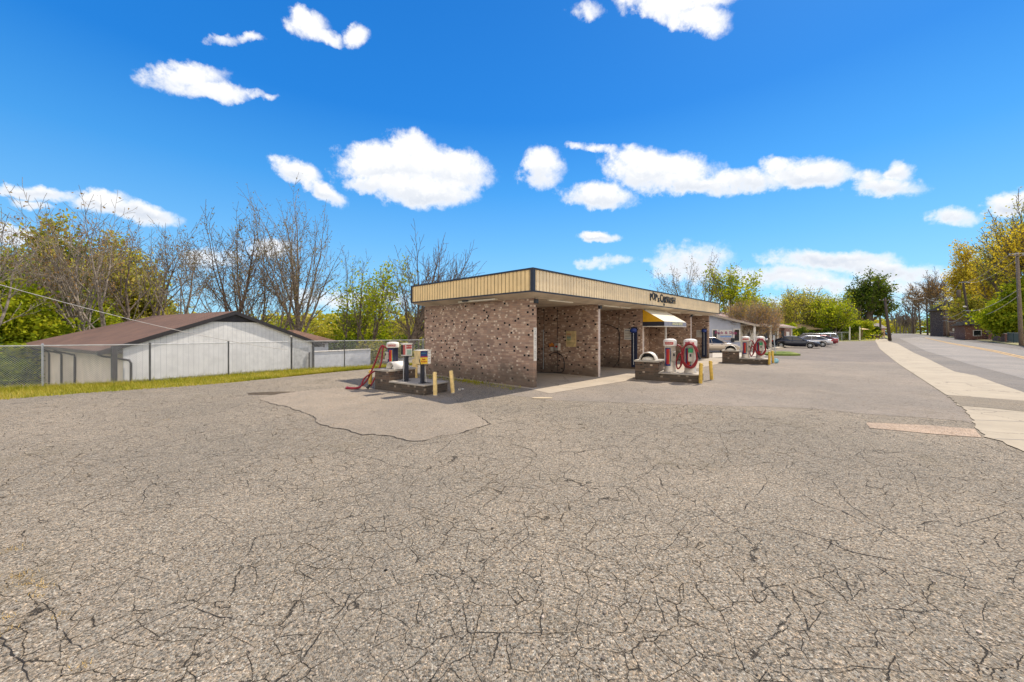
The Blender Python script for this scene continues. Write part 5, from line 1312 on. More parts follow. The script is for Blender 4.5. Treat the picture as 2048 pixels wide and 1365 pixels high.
# ------------------------------------------------------------------ cars
def carpaint(name, col, metal=.35):
    m, n, b = newmat(name); b.inputs['Base Color'].default_value = (*col, 1); b.inputs['Metallic'].default_value = metal; b.inputs['Roughness'].default_value = .32
    b.inputs['Coat Weight'].default_value = .8; b.inputs['Coat Roughness'].default_value = .05; return m
M_TLAMP = simple('tail_lamp', (.45, .02, .02), .2); M_HLAMP = simple('head_lamp', (.7, .7, .68), .1, 0, .02)
M_RIM = simple('alloy', (.55, .55, .56), .3, .8)
M_TYRE = simple('tyre', (.02, .02, .02), .8)
def car(label, cat, loc, rz, paint, kind='sedan', group='cars parked beside the white office'):
    t = thing('parked_car' if cat != 'pickup truck' else 'pickup_truck', label, cat, (loc[0], loc[1], 0), rz, group)
    suv = kind in ('suv', 'pickup'); L = 4.85; Hh = {'sedan': 1.46, 'suv': 1.75, 'pickup': 1.85}[kind]; hw = .92 if not suv else .96
    wr = .335 if not suv else .37; wx = (-1.42, 1.45)
    def lerp_t(tab, x):
        for (a, za), (b, zb) in zip(tab[:-1], tab[1:]):
            if a <= x <= b: k = (x - a) / (b - a); k = k * k * (3 - 2 * k) * .5 + k * .5; return za + (zb - za) * k
        return tab[-1][1] if x > tab[-1][0] else tab[0][1]
    if kind == 'sedan': topz = [(-2.43, .72), (-2.38, .98), (-1.75, 1.02), (-1.2, .98), (.9, .93), (1.35, .92), (2.1, .78), (2.36, .66), (2.43, .50)]
    elif kind == 'suv': topz = [(-2.43, .75), (-2.38, 1.08), (-1.6, 1.10), (.9, 1.06), (1.4, 1.04), (2.15, .93), (2.38, .78), (2.43, .55)]
    else: topz = [(-2.43, .9), (-2.40, 1.12), (.9, 1.12), (1.4, 1.12), (2.3, 1.05), (2.40, .9), (2.43, .6)]
    lowz = .24 if not suv else .34
    st = [-2.43 + 4.86 * i / 70 for i in range(71)]
    def halfw(x):
        e = max(0, abs(x) - 1.75) / .68; return hw * (1 - .20 * e ** 2.2)
    vs = []; nS = None
    for x in st:
        zb = lowz + (.10 if x > 2.2 or x < -2.2 else 0)
        for c in wx:
            if abs(x - c) < wr + .07: zb = max(zb, wr + sqrt(max(0, (wr + .07) ** 2 - (x - c) ** 2)))
        zt = lerp_t(topz, x); w_ = halfw(x); zb = min(zb, zt - .12)
        zm = min(zt - .06, max(zb + .02, .62))
        half = [(w_ * .86, zb), (w_ * .975, zb + .01), (w_, zm), (w_ * .985, zt - .10 if zt - .1 > zm else zm + .01), (w_ * .94, zt - .03), (w_ * .80, zt), (w_ * .4, zt + .02)]
        ring = [(0, zb + .02)] + half + [(0, zt + .025)] + [(-y, z) for y, z in half[::-1]]
        nS = len(ring); vs += [(x, y, z) for y, z in ring]
    fs = []
    for i in range(len(st) - 1):
        for k in range(nS): k2 = (k + 1) % nS; fs.append((i * nS + k, (i + 1) * nS + k, (i + 1) * nS + k2, i * nS + k2))
    fs += [tuple(range(nS)), tuple((len(st) - 1) * nS + k for k in range(nS - 1, -1, -1))]
    MB().add(vs, fs).build('body', paint, t, True)
    if kind == 'sedan': gt_ = [(-1.95, .99, .80), (-1.1, Hh - .04, .60), (-.5, Hh, .60), (.15, Hh - .02, .60), (1.15, .93, .80)]
    elif kind == 'suv': gt_ = [(-2.36, 1.08, .84), (-2.05, Hh - .06, .68), (-1.0, Hh, .68), (.1, Hh - .03, .66), (.95, 1.06, .84)]
    else: gt_ = [(-.75, 1.12, .84), (-.62, Hh - .05, .70), (-.2, Hh, .70), (.35, Hh - .03, .68), (1.05, 1.12, .84)]
    beltw = hw * .88
    vs = []
    for (x, z, w_) in gt_:
        belt = lerp_t(topz, x) - .02; vs += [(x, beltw, belt), (x, w_ if z > belt + .1 else beltw * .95, z), (x, -(w_ if z > belt + .1 else beltw * .95), z), (x, -beltw, belt)]
    fs = []
    for i in range(len(gt_) - 1):
        for k in range(3): fs.append((i * 4 + k, i * 4 + k + 1, (i + 1) * 4 + k + 1, (i + 1) * 4 + k))
    MB().add(vs, fs).build('windows', M_GLASS, t)
    roof = MB()
    pts = gt_[1:-1]
    vs = []
    for (x, z, w_) in pts: vs += [(x, w_ + .015, z - .03), (x, w_ - .04, z + .018), (x, 0, z + .035), (x, -w_ + .04, z + .018), (x, -w_ - .015, z - .03)]
    fs = [(i * 5 + k, i * 5 + k + 1, (i + 1) * 5 + k + 1, (i + 1) * 5 + k) for i in range(len(pts) - 1) for k in range(4)]
    roof.add(vs, fs); roof.build('roof_panel', paint, t, True)
    pl = MB()
    for s_ in (1, -1):
        for (i, j) in ((0, 1), (4, 3)):
            (x0, z0, w0), (x1, z1, w1) = gt_[i], gt_[j]
            pl.tube([(x0, s_ * beltw * .985, lerp_t(topz, x0) - .02), (x1, s_ * (w1 + .005), z1 - .01)], .038, 5)
        for xb in ((-.25, -.28) if kind != 'pickup' else ()):
            pl.tube([(xb, s_ * beltw * 1.0, .95), (xb - .05, s_ * .612 if kind == 'sedan' else s_ * .685, Hh - .03)], .03, 4); break
        if kind == 'suv': pl.tube([(-1.35, s_ * beltw, 1.05), (-1.4, s_ * .685, Hh - .03)], .05, 4)
    pl.build('pillars', paint, t)
    for x in wx:
        for s_ in (1, -1):
            M_ = Matrix.Translation((x, s_ * (hw - .13), wr)) @ Matrix.Rotation(-s_ * pi / 2, 4, 'X')
            wh = MB().lathe([(wr * .66, .105), (wr * .93, .10), (wr, .05), (wr, -.1), (wr * .6, -.1)], (0, 0, 0), 22, 0, M_).build('wheel', M_TYRE, t, True)
            rm = MB().lathe([(wr * .66, .10), (wr * .60, .07), (wr * .60, .0)], (0, 0, 0), 22, 0, M_)
            for k in range(10):
                a = 2 * pi * k / 10; rm.add([tuple(M_ @ Vector((cos(a + d_) * r_, sin(a + d_) * r_, .085 if r_ < .1 else .075))) for d_, r_ in ((-.5, .04), (.5, .04), (.10, wr * .64), (-.10, wr * .64))], [(0, 1, 2, 3)])
            rm.lathe([(0, .095), (.05, .09), (.05, .05)], (0, 0, 0), 10, 0, M_)
            rm.build('rim', M_RIM, wh)
            MB().lathe([(0, .03), (wr * .6, .03)], (0, 0, 0), 16, 0, M_).build('hub', M_DARK, wh)
    zl = lerp_t(topz, 2.3)
    for s_ in (1, -1):
        MB().bevbox(2.18, 2.36, s_ * .60 - .13, s_ * .60 + .13, zl - .16, zl - .02, .03).build('headlight', M_HLAMP, t)
        MB().bevbox(-2.42, -2.22, s_ * .66 - .16, s_ * .66 + .15, .78, .95, .03).build('taillight', M_TLAMP, t)
        MB().bevbox(.72, .88, s_ * (hw + .04) - .07, s_ * (hw + .04) + .07, .97 if not suv else 1.12, 1.09 if not suv else 1.26, .03).build('mirror', paint, t)
        for x in ((.62, -.28) if kind != 'pickup' else (.55,)):
            MB().box(x - .09, x + .05, s_ * hw - .01, s_ * hw + .012, .80, .83).build('door_handle', M_DARK, t)
    MB().box(2.40, 2.44, -.5, .5, .42, .56).build('grille', M_BLACK, t)
    MB().box(-2.445, -2.425, -.24, .24, .55, .67).build('number_plate', M_WHITE, t)
    if kind == 'pickup': MB().box(-2.3, -.85, -.72, .72, 1.121, 1.16).build('bed_cover', M_BLACK, t)
    return t
ca = R(-38)
P_NAVY = carpaint('navy_paint', (.008, .012, .03)); P_SILV = carpaint('silver_paint', (.50, .50, .52), .6); P_WHT = carpaint('white_car_paint', (.75, .76, .78), .0); P_RED = carpaint('dark_red_paint', (.20, .01, .02)); P_BLU = carpaint('pale_blue_silver_paint', (.42, .50, .60), .5); P_BLK = carpaint('black_paint', (.01, .01, .012)); P_GOLD = carpaint('champagne_paint', (.46, .40, .33), .5)
def carpos(px, Y): return atY(px, Y)
car('dark navy sedan, nearest of the parked row, nose towards the street', 'car', carpos(1590.5, 47.0), ca, P_NAVY)
car('silver sedan parked just behind the dark navy sedan', 'car', carpos(1618, 51.0), ca + pi, P_SILV)
car('white sedan behind the silver one, only its roof and rear showing', 'car', carpos(1614, 54.5), ca + pi, P_WHT)
car('dark red sedan with its tail showing behind the silver sedan', 'car', carpos(1634, 58.0), ca + pi, P_RED)
car('pale blue silver estate car at the far end of the row', 'car', carpos(1639, 63.5), ca + pi, P_BLU, 'suv')
car('black sport utility car behind the row, only its roof line showing', 'car', carpos(1607, 62.0), ca + pi, P_BLK, 'suv')
car('champagne sedan half hidden behind the last wash bay wall', 'car', carpos(1422, 36.5), R(-4), P_GOLD)
car('black pickup truck parked at the far end of the street', 'pickup truck', carpos(1768, 172), R(-62), P_BLK, 'pickup', 'distant vehicles')

# ------------------------------------------------------------------ trees
def orth(d):
    a = Vector((0, 0, 1)) if abs(d.z) < .9 else Vector((1, 0, 0))
    x = d.cross(a).normalized(); return x, d.cross(x).normalized()
class Tree:
    def __init__(s, seed): s.g = random.Random(seed); s.trunk = MB(); s.limb = MB(); s.tips = []
    def branch(s, p, d, L, r, lev, P):
        g = s.g; n = P['seg'][min(lev, len(P['seg']) - 1)]; pts = [p.copy()]; dirs = [d.copy()]; rr = [r]
        wob = P['wob'] * (1 + .3 * lev); up = P['up'][min(lev, len(P['up']) - 1)]
        endr = r * P['taper']
        q = p.copy(); dd = d.copy()
        for i in range(n):
            dd = (dd + Vector((g.gauss(0, wob), g.gauss(0, wob), g.gauss(0, wob) + up))).normalized()
            q = q + dd * (L / n); pts.append(q.copy()); dirs.append(dd.copy()); rr.append(r + (endr - r) * (i + 1) / n)
        last = lev >= P['lev']
        if last: rr[-1] = r * .35
        mb = s.trunk if lev == 0 else s.limb
        mb.tube(pts, [max(x, P['rmin']) for x in rr], (8, 6, 4, 3, 3, 3)[min(lev, 5)], cap=False)
        if lev >= P['lev'] - 1:
            for i in range(1, len(pts)):
                if g.random() < P.get('leafprob', 1): s.tips.append((pts[i], dirs[i]))
        if last: return
        nc = P['kids'][min(lev, len(P['kids']) - 1)]; f0 = P['from'][min(lev, len(P['from']) - 1)]
        ph = g.uniform(0, 6.28)
        for k in range(nc):
            f = f0 + (1 - f0) * (k + g.uniform(.2, .9)) / nc; f = min(f, .999)
            i = int(f * n); t_ = f * n - i; bp = pts[i].lerp(pts[i + 1], t_); bd = dirs[min(i + 1, n)]
            x, y = orth(bd); a = ph + k * 2.4 + g.uniform(-.5, .5); ang = R(P['ang'][min(lev, len(P['ang']) - 1)] * g.uniform(.7, 1.25))
            nd = (bd * cos(ang) + (x * cos(a) + y * sin(a)) * sin(ang)).normalized()
            ln = L * P['len'][min(lev, len(P['len']) - 1)] * g.uniform(.7, 1.15) * (1.0 - .35 * f if lev == 0 else 1 - .2 * f)
            br = rr[i] * P['rad'] * g.uniform(.8, 1.1)
            s.branch(bp, nd, ln, br, lev + 1, P)
        # leader
        if lev > 0 or P.get('leader', True):
            s.branch(pts[-1], dirs[-1], L * .55, endr, lev + 1, P)
def leaves(tips, g, per, size, spread, mb, drop=0.0, flat=.0):
    for (p, d) in tips:
        if g.random() < drop: continue
        for _ in range(per):
            c = p + Vector((g.gauss(0, spread), g.gauss(0, spread), g.gauss(0, spread * .8)))
            s_ = size * g.uniform(.55, 1.3)
            n = Vector((g.gauss(0, 1), g.gauss(0, 1), g.gauss(0, 1) + .4)).normalized(); x, y = orth(n)
            a = g.uniform(0, 6.28); x, y = x * cos(a) + y * sin(a), y * cos(a) - x * sin(a)
            mb.add([c - x * s_ * .5, c - y * s_ * .33, c + x * s_ * .5, c + y * s_ * .33], [(0, 1, 2, 3)])
BASE = dict(seg=(8, 6, 5, 4, 3), wob=.035, up=(.03, .08, .06, .04), taper=.42, rmin=.012, lev=4, kids=(5, 4, 3, 3), ang=(36, 34, 36, 40), len=(1.0, .62, .55, .5), rad=.52, leafprob=1)
BASE['from'] = (.3, .25, .2, .2)
def make_tree(name, label, loc, height, seed, bark, lf=None, per=1, size=.2, spread=.25, rz=0, r=.22, lean=(0, 0), stems=1, group=None, drop=0.0, ivy=False, cat='tree', trunkfrac=.5, **kw):
    P = dict(BASE); P.update(kw); T = Tree(seed); g = T.g
    for k in range(stems):
        a = 2 * pi * k / stems + g.uniform(-.4, .4); sp_ = .0 if stems == 1 else kw.get('stemspread', .28)
        d = Vector((lean[0] + cos(a) * sp_, lean[1] + sin(a) * sp_, 1)).normalized()
        T.branch(Vector((cos(a) * r * (stems > 1), sin(a) * r * (stems > 1), -.2)), d, height * trunkfrac, r * (1 if stems == 1 else .75), 0, P)
    # normalise to the wanted height
    zs_ = sorted(v[2] for v in T.limb.v); zmax = zs_[int(len(zs_) * .992)]; k = height / zmax
    for mb in (T.trunk, T.limb): mb.v = [(x * k, y * k, z * k) for x, y, z in mb.v]
    tips = [(p * k, d) for p, d in T.tips]
    root = thing(name, label, cat, loc, rz, group)
    T.trunk.build('trunk', bark, root, True); 
    T.limb.build('branches', bark, root)
    if lf is not None:
        m = MB(); leaves(tips, g, per, size, spread, m, drop); m.build('crown', lf, root)
    if ivy:
        m = MB(); tv = T.trunk.v
        for _ in range(int(900 * height / 12)):
            v = g.choice(tv)
            if v[2] > height * .42 * g.uniform(.4, 1): continue
            c = Vector(v) * 1.0 + Vector((g.gauss(0, .12), g.gauss(0, .12), g.gauss(0, .3))); s_ = g.uniform(.1, .22); n = Vector((g.gauss(0, 1), g.gauss(0, 1), .3)).normalized(); x, y = orth(n)
            m.add([c - x * s_ * .5, c - y * s_ * .4, c + x * s_ * .5, c + y * s_ * .4], [(0, 1, 2, 3)])
        m.build('ivy', M_L_DARK, root)
    return root
def gp(px, Y, z=-1.9): x, y = atY(px, Y); return (x, y, z)
def hgt(py, Y, z=-1.9): return zat(py, Y) - z
Z0 = -1.9
GL = 'bare spring trees behind the white shed'
vase = dict(ang=(27, 28, 32, 36), up=(.03, .06, .05, .04), kids=(10, 5, 3, 3), len=(.95, .6, .52, .45))
spready = dict(ang=(34, 34, 36, 42), up=(.03, .09, .06, .03), kids=(5, 4, 3, 3), wob=.045)
def LT(label, px, Y, pt, seed, rz=0, **kw):
    k = dict(spready); k.update(kw); k.setdefault('bark', M_BARK); k.setdefault('group', GL); bark = k.pop('bark')
    lab_h = hgt(pt, Y)
    return make_tree('bare_tree', label, gp(px, Y), lab_h, seed, bark, rz=rz, **k)
brown = dict(lf=M_L_BROWN, per=1, size=.20, spread=.20, drop=.85)
buds = dict(lf=M_L_BUD, per=1, size=.13, spread=.18, drop=.6)
LT('many stemmed tree leaning left with rusty seed clusters, leftmost above the shed roof', 175, 31, 452, 11, lean=(-.55, .1), stems=3, r=.30, **brown, **{'ang': (30, 34, 38, 44), 'up': (.06, .10, .06, .02)})
LT('tall twin stemmed tree with rusty seed heads above the left shed roof slope', 208, 30, 405, 12, lean=(-.18, .0), stems=2, r=.28, **brown)
LT('ivy wrapped tree leaning left beside the tall rusty topped one', 262, 33, 440, 13, lean=(-.12, .1), ivy=True, bark=M_BARKD, **brown)
LT('dark crooked tree in the gap right of the ivy wrapped tree', 312, 32, 478, 14, lean=(.12, 0), bark=M_BARKD, **buds)
LT('ivy footed tree with open forks above the middle of the shed roof', 343, 31, 462, 15, ivy=True, lean=(.02, 0), **buds)
0 and LT('slender pale tree left of the strongly leaning one', 385, 34, 458, 16, bark=M_BARK, lean=(.08, 0), **buds, **{'ang': (26, 30, 34, 40), 'up': (.05, .12, .08, .04)})
LT('tree leaning strongly to the right above the shed ridge', 415, 30, 440, 17, lean=(.42, 0), bark=M_BARKD, r=.26, **buds)
LT('ivy clad slim tree just right of the shed ridge', 494, 32, 502, 18, ivy=True, lean=(-.08, 0), **buds)
LT('fan shaped multi stemmed tree right of the shed ridge', 518, 31, 478, 19, stems=3, lean=(.12, 0), ivy=True, **buds)
LT('tall symmetrical vase shaped tree, tallest right of the shed ridge', 605, 33, 416, 20, r=.32, **buds, **vase)
LT('left one of two thin straight trees beside the long white wall', 697, 36, 500, 21, r=.15, bark=M_BARKD, ang=(24, 28, 34, 40), len=(.4, .5, .5, .5), trunkfrac=.7)
LT('right one of two thin straight trees beside the long white wall', 712, 35, 515, 22, r=.14, bark=M_BARKD, ang=(26, 28, 34, 40), len=(.42, .5, .5, .5), trunkfrac=.65)
LT('forked dark tree with yellow green tufts, right of the two thin straight trees', 738, 34, 520, 23, bark=M_BARKD, lf=M_L_GREEN, per=2, size=.22, spread=.30, drop=.35)
0 and LT('slim grey tree by the car wash', 768, 36, 560, 24, bark=M_BARKD, lf=M_L_OLIVE, per=1, size=.2, spread=.3, drop=.5)
LT('big forked dark tree leaning over the left end of the car wash roof', 792, 31, 494, 25, lean=(.30, 0), r=.34, bark=M_BARKD, kids=(8, 6, 5, 3), ang=(34, 32, 34, 40), up=(.05, .12, .08, .05))
LT('small bare tree beside the shaded brick wall of the car wash', 835, 33, 590, 26, r=.16, bark=M_BARKD, **buds)
LT('bare tree at the extreme left edge, partly out of the picture', -30, 24, 420, 27, r=.25, lean=(.1, 0), **buds)
LT('leaning bare tree second from the extreme left edge', 60, 33, 520, 28, r=.2, lean=(.35, 0), bark=M_BARKD, **buds)
0 and LT('thin bare tree between the slender pale and the leaning one', 440, 36, 520, 29, r=.14, **buds)
0 and LT('thin sapling group left of the vase shaped tree', 560, 36, 545, 30, r=.13, stems=2, **buds)

# leafy trees: crowns of leaf clumps around a branching frame
def leafy(name, label, loc, height, seed, lf, bark=M_BARK, **kw):
    k = dict(ang=(50, 45, 45, 45), up=(.02, .03, .0, 0), kids=(9, 6, 4, 3), lev=3, per=6, size=.42, spread=.55, len=(.6, .55, .5, .5)); k.update(kw)
    k['from'] = kw.get('from_', (.15, .2, .2, .2)); k.pop('from_', None)
    return make_tree(name, label, loc, height, seed, bark, lf, **k)
GD = 'green trees filling the left edge behind the fence'
def LG(label, px, Y, pt, seed, lf, **kw): 
    kw.setdefault('group', GD)
    return leafy('leafy_tree', label, gp(px, Y), hgt(pt, Y), seed, lf, **kw)
LG('bright green tree at the left edge behind the fence', 10, 36, 520, 41, M_L_GREEN, per=14, lev=3)
LG('olive green rounded tree left of the brown topped bare trees', 75, 41, 468, 42, M_L_OLIVE, per=14)
LG('low green tree at the left edge behind the fence', 40, 28, 590, 43, M_L_GREEN, per=10, size=.32)
LG('yellow green tree behind the leaning many stemmed tree', 150, 42, 505, 44, M_L_GREEN, per=14)
LG('orange tinged tree behind the tall rusty topped one', 215, 43, 490, 45, M_L_OLIVE, per=14)
LG('green tree low behind the left slope of the shed roof', 120, 33, 610, 46, M_L_DARK, per=9, size=.32)
LG('half leafed green tree right of the orange tinged one', 285, 42, 545, 47, M_L_OLIVE, per=9)
LG('dense green tree beyond the left edge', -60, 32, 540, 48, M_L_DARK, per=10)
LG('green tree above the shed roof between ivy wrapped trunks', 185, 36, 600, 49, M_L_GREEN, per=8, size=.3)
LG('yellow green young tree left of the two thin straight trees', 715, 40, 565, 50, M_L_GREEN, per=3, size=.3, spread=.4, drop=.3)
LG('olive budding tree behind the big forked dark tree', 780, 42, 575, 51, M_L_OLIVE, per=2, size=.25, spread=.5, drop=.4)
# bushes and hedgerow
def bush(label, px, Y, pt, w_, seed, lf, z=-1.9, dens=900, size=.22, group='bushes along the back of the plots', name='bush'):
    x, y = atY(px, Y); h = zat(pt, Y) - z; g_ = random.Random(seed); t = thing(name, label, 'bush', (x, y, z), 0, group)
    m = MB(); k_ = MB()
    lobes = [(g_.uniform(-w_ * .75, w_ * .75), g_.uniform(-w_ * .4, w_ * .4), h * g_.uniform(.35, .74), g_.uniform(.28, .5)) for _ in range(max(5, int(w_ * 2.4)))]
    for (lx, ly, lz, lr) in lobes:
        k_.tube([(lx * .3, ly * .3, 0), (lx * .7, ly * .7, lz * .6), (lx, ly, lz)], [.05, .03, .015], 4, cap=False)
        for _ in range(int(dens * lr)):
            d = Vector((g_.gauss(0, 1), g_.gauss(0, 1), g_.gauss(0, 1))).normalized() * (g_.random() ** .45) 
            rr = lr * min(h * .75, w_ * 1.1)
            c = Vector((lx + d.x * rr, ly + d.y * rr, max(.05, lz + d.z * rr * .9))); s_ = size * g_.uniform(.5, 1.3)
            n = Vector((g_.gauss(0, 1), g_.gauss(0, 1), g_.gauss(0, 1) + .5)).normalized(); a_, b_ = orth(n)
            m.add([c - a_ * s_ * .5, c - b_ * s_ * .35, c + a_ * s_ * .5, c + b_ * s_ * .35], [(0, 1, 2, 3)])
    # skirt down to the ground
    for _ in range(int(dens * .6)):
        c = Vector((g_.uniform(-w_, w_), g_.uniform(-w_ * .5, w_ * .5), h * .5 * g_.random())); s_ = size * g_.uniform(.5, 1.3); n = Vector((g_.gauss(0, 1), g_.gauss(0, 1), g_.gauss(0, 1))).normalized(); a_, b_ = orth(n)
        m.add([c - a_ * s_ * .5, c - b_ * s_ * .35, c + a_ * s_ * .5, c + b_ * s_ * .35], [(0, 1, 2, 3)])
    k_.build('stems', M_BARKD, t); m.build('foliage', lf, t); return t
bush('dark bush pressed against the fence at the left edge', -20, 18.5, 690, 1.8, 61, M_L_DARK, size=.16, dens=1500)
bush('green bush behind the fence left of the shed side wall', 28, 23, 668, 1.4, 62, M_L_GREEN, size=.18, dens=1300)
bush('tall dark shrub beyond the left edge of the fence', -60, 22, 640, 3.0, 63, M_L_DARK, size=.2, dens=1300)
for i, (px_, Y_, pt_, w__, lf_) in enumerate([(35, 34, 628, 5, M_L_OLIVE), (140, 38, 630, 5, M_L_GREEN), (250, 41, 612, 5, M_L_OLIVE), (330, 43, 622, 4, M_L_DARK), (400, 43, 630, 4, M_L_OLIVE)]):
    bush(['olive green thicket at the left behind the shed', 'bright green thicket above the shed roof edge', 'olive thicket above the left slope of the shed roof', 'dark thicket behind the ivy footed tree', 'brownish thicket behind the strongly leaning tree'][i], px_, Y_, pt_, w__, 70 + i, lf_, dens=1500, size=.3)
for i, (px_, Y_, pt_, w__, lf_) in enumerate([(545, 44, 634, 3.5, M_L_OLIVE), (585, 42, 628, 3, M_L_GREEN), (640, 45, 634, 4, M_L_OLIVE), (672, 38, 648, 2.5, M_L_GREEN), (720, 44, 636, 3.5, M_L_OLIVE), (752, 40, 650, 3, M_L_GREEN), (800, 44, 640, 3.5, M_L_OLIVE), (838, 36, 660, 2.4, M_L_DARK), (700, 35, 672, 3.5, M_L_DARK), (770, 34, 676, 3, M_L_OLIVE), (655, 33, 676, 3, M_L_DARK)]):
    bush('%s bush %s' % (('olive', 'green', 'olive', 'yellow green', 'brownish', 'light green', 'hazy olive', 'dark', 'dark low', 'olive low', 'dark low')[i], ('right of the shed ridge', 'at the foot of the vase shaped tree', 'between the vase shaped tree and the thin straight ones', 'with bright leaves above the hip roofed wing', 'behind the two thin straight trees', 'left of the big forked dark tree', 'behind the big forked dark tree', 'against the shaded car wash wall', 'just above the long white wall', 'behind the coin vacuum and sign boxes', 'above the left end of the long white wall')[i]), px_, Y_, pt_, w__, 80 + i, lf_, dens=1300, size=.26)

# trees beyond the car wash and along the street
GM = 'trees beyond the white office'
def MT(name, label, px, Y, pt, seed, z=0.0, **kw):
    kw.setdefault('group', GM); bark = kw.pop('bark', M_BARK); lf = kw.pop('lf', None)
    return make_tree(name, label, gp(px, Y, z), hgt(pt, Y, z), seed, bark, lf, **kw)
MT('bare_tree', 'bare budding tree with dark seed pods behind the end of the car wash fascia', 1398, 50, 520, 101, lf=M_L_BUD, per=1, size=.15, spread=.22, drop=.35, bark=M_BARKD, r=.35, stems=2, **spready)
MT('leafy_tree', 'spreading light green tree behind the white office roof', 1462, 52, 543, 102, lf=M_L_GREEN, per=3, size=.30, spread=.45, drop=.25, bark=M_BARKD, r=.32, **{**spready, 'up': (.02, .03, .01, 0)})
MT('leafy_tree', 'smaller yellow green tree right of the spreading light green one', 1515, 60, 590, 103, lf=M_L_GREEN, per=3, size=.32, spread=.5, drop=.3, r=.2, lev=3, kids=(8, 6, 4, 3))
MT('crape_myrtle', 'reddish twiggy many stemmed small tree in front of the white office', 1497, 39.5, 604, 104, lf=M_L_PINK, per=1, size=.10, spread=.20, stems=5, r=.09, rmin=.010, bark=M_BARK, drop=.35, kids=(5, 5, 4, 3), lev=4, ang=(24, 28, 32, 36), up=(.03, .04, .03, .02), group='small ornamental trees', stemspread=.35)
MT('crape_myrtle', 'reddish twiggy small tree beside the office porch', 1533, 45, 618, 105, lf=M_L_PINK, per=1, size=.10, spread=.20, stems=4, r=.08, rmin=.010, bark=M_BARK, drop=.35, kids=(5, 5, 4, 3), lev=4, ang=(24, 28, 32, 36), up=(.03, .04, .03, .02), group='small ornamental trees', stemspread=.3)
for i, (px_, Y_, pt_, lf_, pr__) in enumerate([(1572, 95, 598, M_L_OLIVE, 2), (1592, 100, 580, M_L_OLIVE, 3), (1612, 105, 586, M_L_OLIVE, 2), (1632, 98, 597, M_L_GREEN, 3), (1655, 102, 590, M_L_GREEN, 4), (1672, 90, 610, M_L_GREEN, 4)]):
    MT('leafy_tree', ('thin olive tree left in the clump behind the parked cars', 'tallest olive tree behind the parked cars', 'open crowned tree behind the tan roofed building', 'light green tree above the tan roof', 'bright green tree right of the tan roof', 'bushy green tree at the field edge')[i], px_, Y_, pt_, 110 + i, lf=lf_, per=pr__, size=.40, spread=.6, drop=.38, r=.30, lev=3, kids=(9, 6, 4, 3), rmin=.035, ang=(40, 42, 44, 45), bark=M_BARKD)
MT('leafy_tree', 'large old tree with a broad dark green crown beside the far end of the pavement', 1741, 120, 553, 120, lf=M_L_DARK, per=4, size=.6, spread=.7, drop=.3, r=1.0, lev=4, kids=(9, 5, 4, 3), rmin=.05, len=(.75, .6, .55, .5), ang=(46, 42, 44, 45), bark=M_BARKD, trunkfrac=.42, group='street trees')
MT('bare_tree', 'bare crooked tree left of the large old tree', 1703, 115, 604, 121, r=.35, rmin=.04, bark=M_BARKD, group='street trees', **spready)
for i, (px_, Y_, pt_, w__, lf_) in enumerate([(1668, 95, 642, 4, M_L_GREEN), (1688, 92, 646, 4, M_L_DARK), (1712, 98, 641, 5, M_L_GREEN), (1735, 110, 652, 4, M_L_DARK), (1648, 90, 658, 4, M_L_DARK), (1575, 88, 652, 4, M_L_DARK), (1610, 110, 650, 5, M_L_OLIVE), (1548, 80, 642, 4, M_L_GREEN)]):
    bush('%s shrub %s' % (('bright green', 'dark green', 'yellow green', 'dark', 'dark low', 'dark', 'olive', 'light green')[i], ('left of the white gate posts', 'behind the left white gate post', 'behind the right white gate post', 'at the foot of the large old tree', 'behind the pale estate car', 'right of the office roof end', 'behind the dark navy sedan', 'behind the office porch roof')[i]), px_, Y_, pt_, w__, 130 + i, lf_, z=0, dens=1000, size=.42, group='shrubs behind the field')
GS = 'street trees across the road'
MT('bare_tree', 'bare open crowned tree tallest in the distance across the street', 1868, 235, 553, 140, z=.04, r=.8, rmin=.09, lf=M_L_BROWN, per=2, size=.5, spread=.6, drop=.4, bark=M_BARKD, group=GS, kids=(8, 6, 5, 3), ang=(36, 38, 40, 44), up=(.03, .08, .05, .02))
MT('bare_tree', 'smaller bare tree farthest down the right side of the street', 1826, 440, 590, 141, z=.04, r=1.2, rmin=.2, lf=M_L_BROWN, per=1, size=.5, spread=.6, drop=.4, bark=M_BARKD, group=GS, **spready)
MT('bare_tree', 'dark bare tree in front of the large dark brick building', 1884, 200, 600, 142, z=.04, r=.7, rmin=.08, bark=M_BARKD, group=GS, **spready)
MT('bare_tree', 'bare tree leaning over the roof of the dark brick building', 1898, 172, 585, 143, z=.04, r=.6, rmin=.07, bark=M_BARKD, lean=(.35, 0), group=GS, **spready)
for i, (px_, Y_, pt_, lf_) in enumerate([(1888, 195, 612, M_L_DARK), (1912, 172, 600, M_L_OLIVE), (1955, 132, 590, M_L_OLIVE)]):
    MT('leafy_tree', ('dark shaded tree hiding the left end of the dark brick building', 'olive tree in front of the middle of the dark brick building', 'olive tree hiding the right end of the dark brick building')[i], px_, Y_, pt_, 170 + i, z=.04, lf=lf_, per=3, size=.7, spread=.9, drop=.35, r=.5, rmin=.06, bark=M_BARKD, group=GS, **spready)
MT('yellow_tree', 'big golden leafed tree behind the transformer pole', 1950, 145, 495, 144, z=.04, lf=M_L_YEL, per=4, size=.7, spread=.8, drop=.3, r=.9, rmin=.05, lev=4, kids=(9, 5, 4, 3), bark=M_BARK, group=GS, ang=(26, 28, 34, 40), len=(.6, .6, .55, .5), trunkfrac=.5)
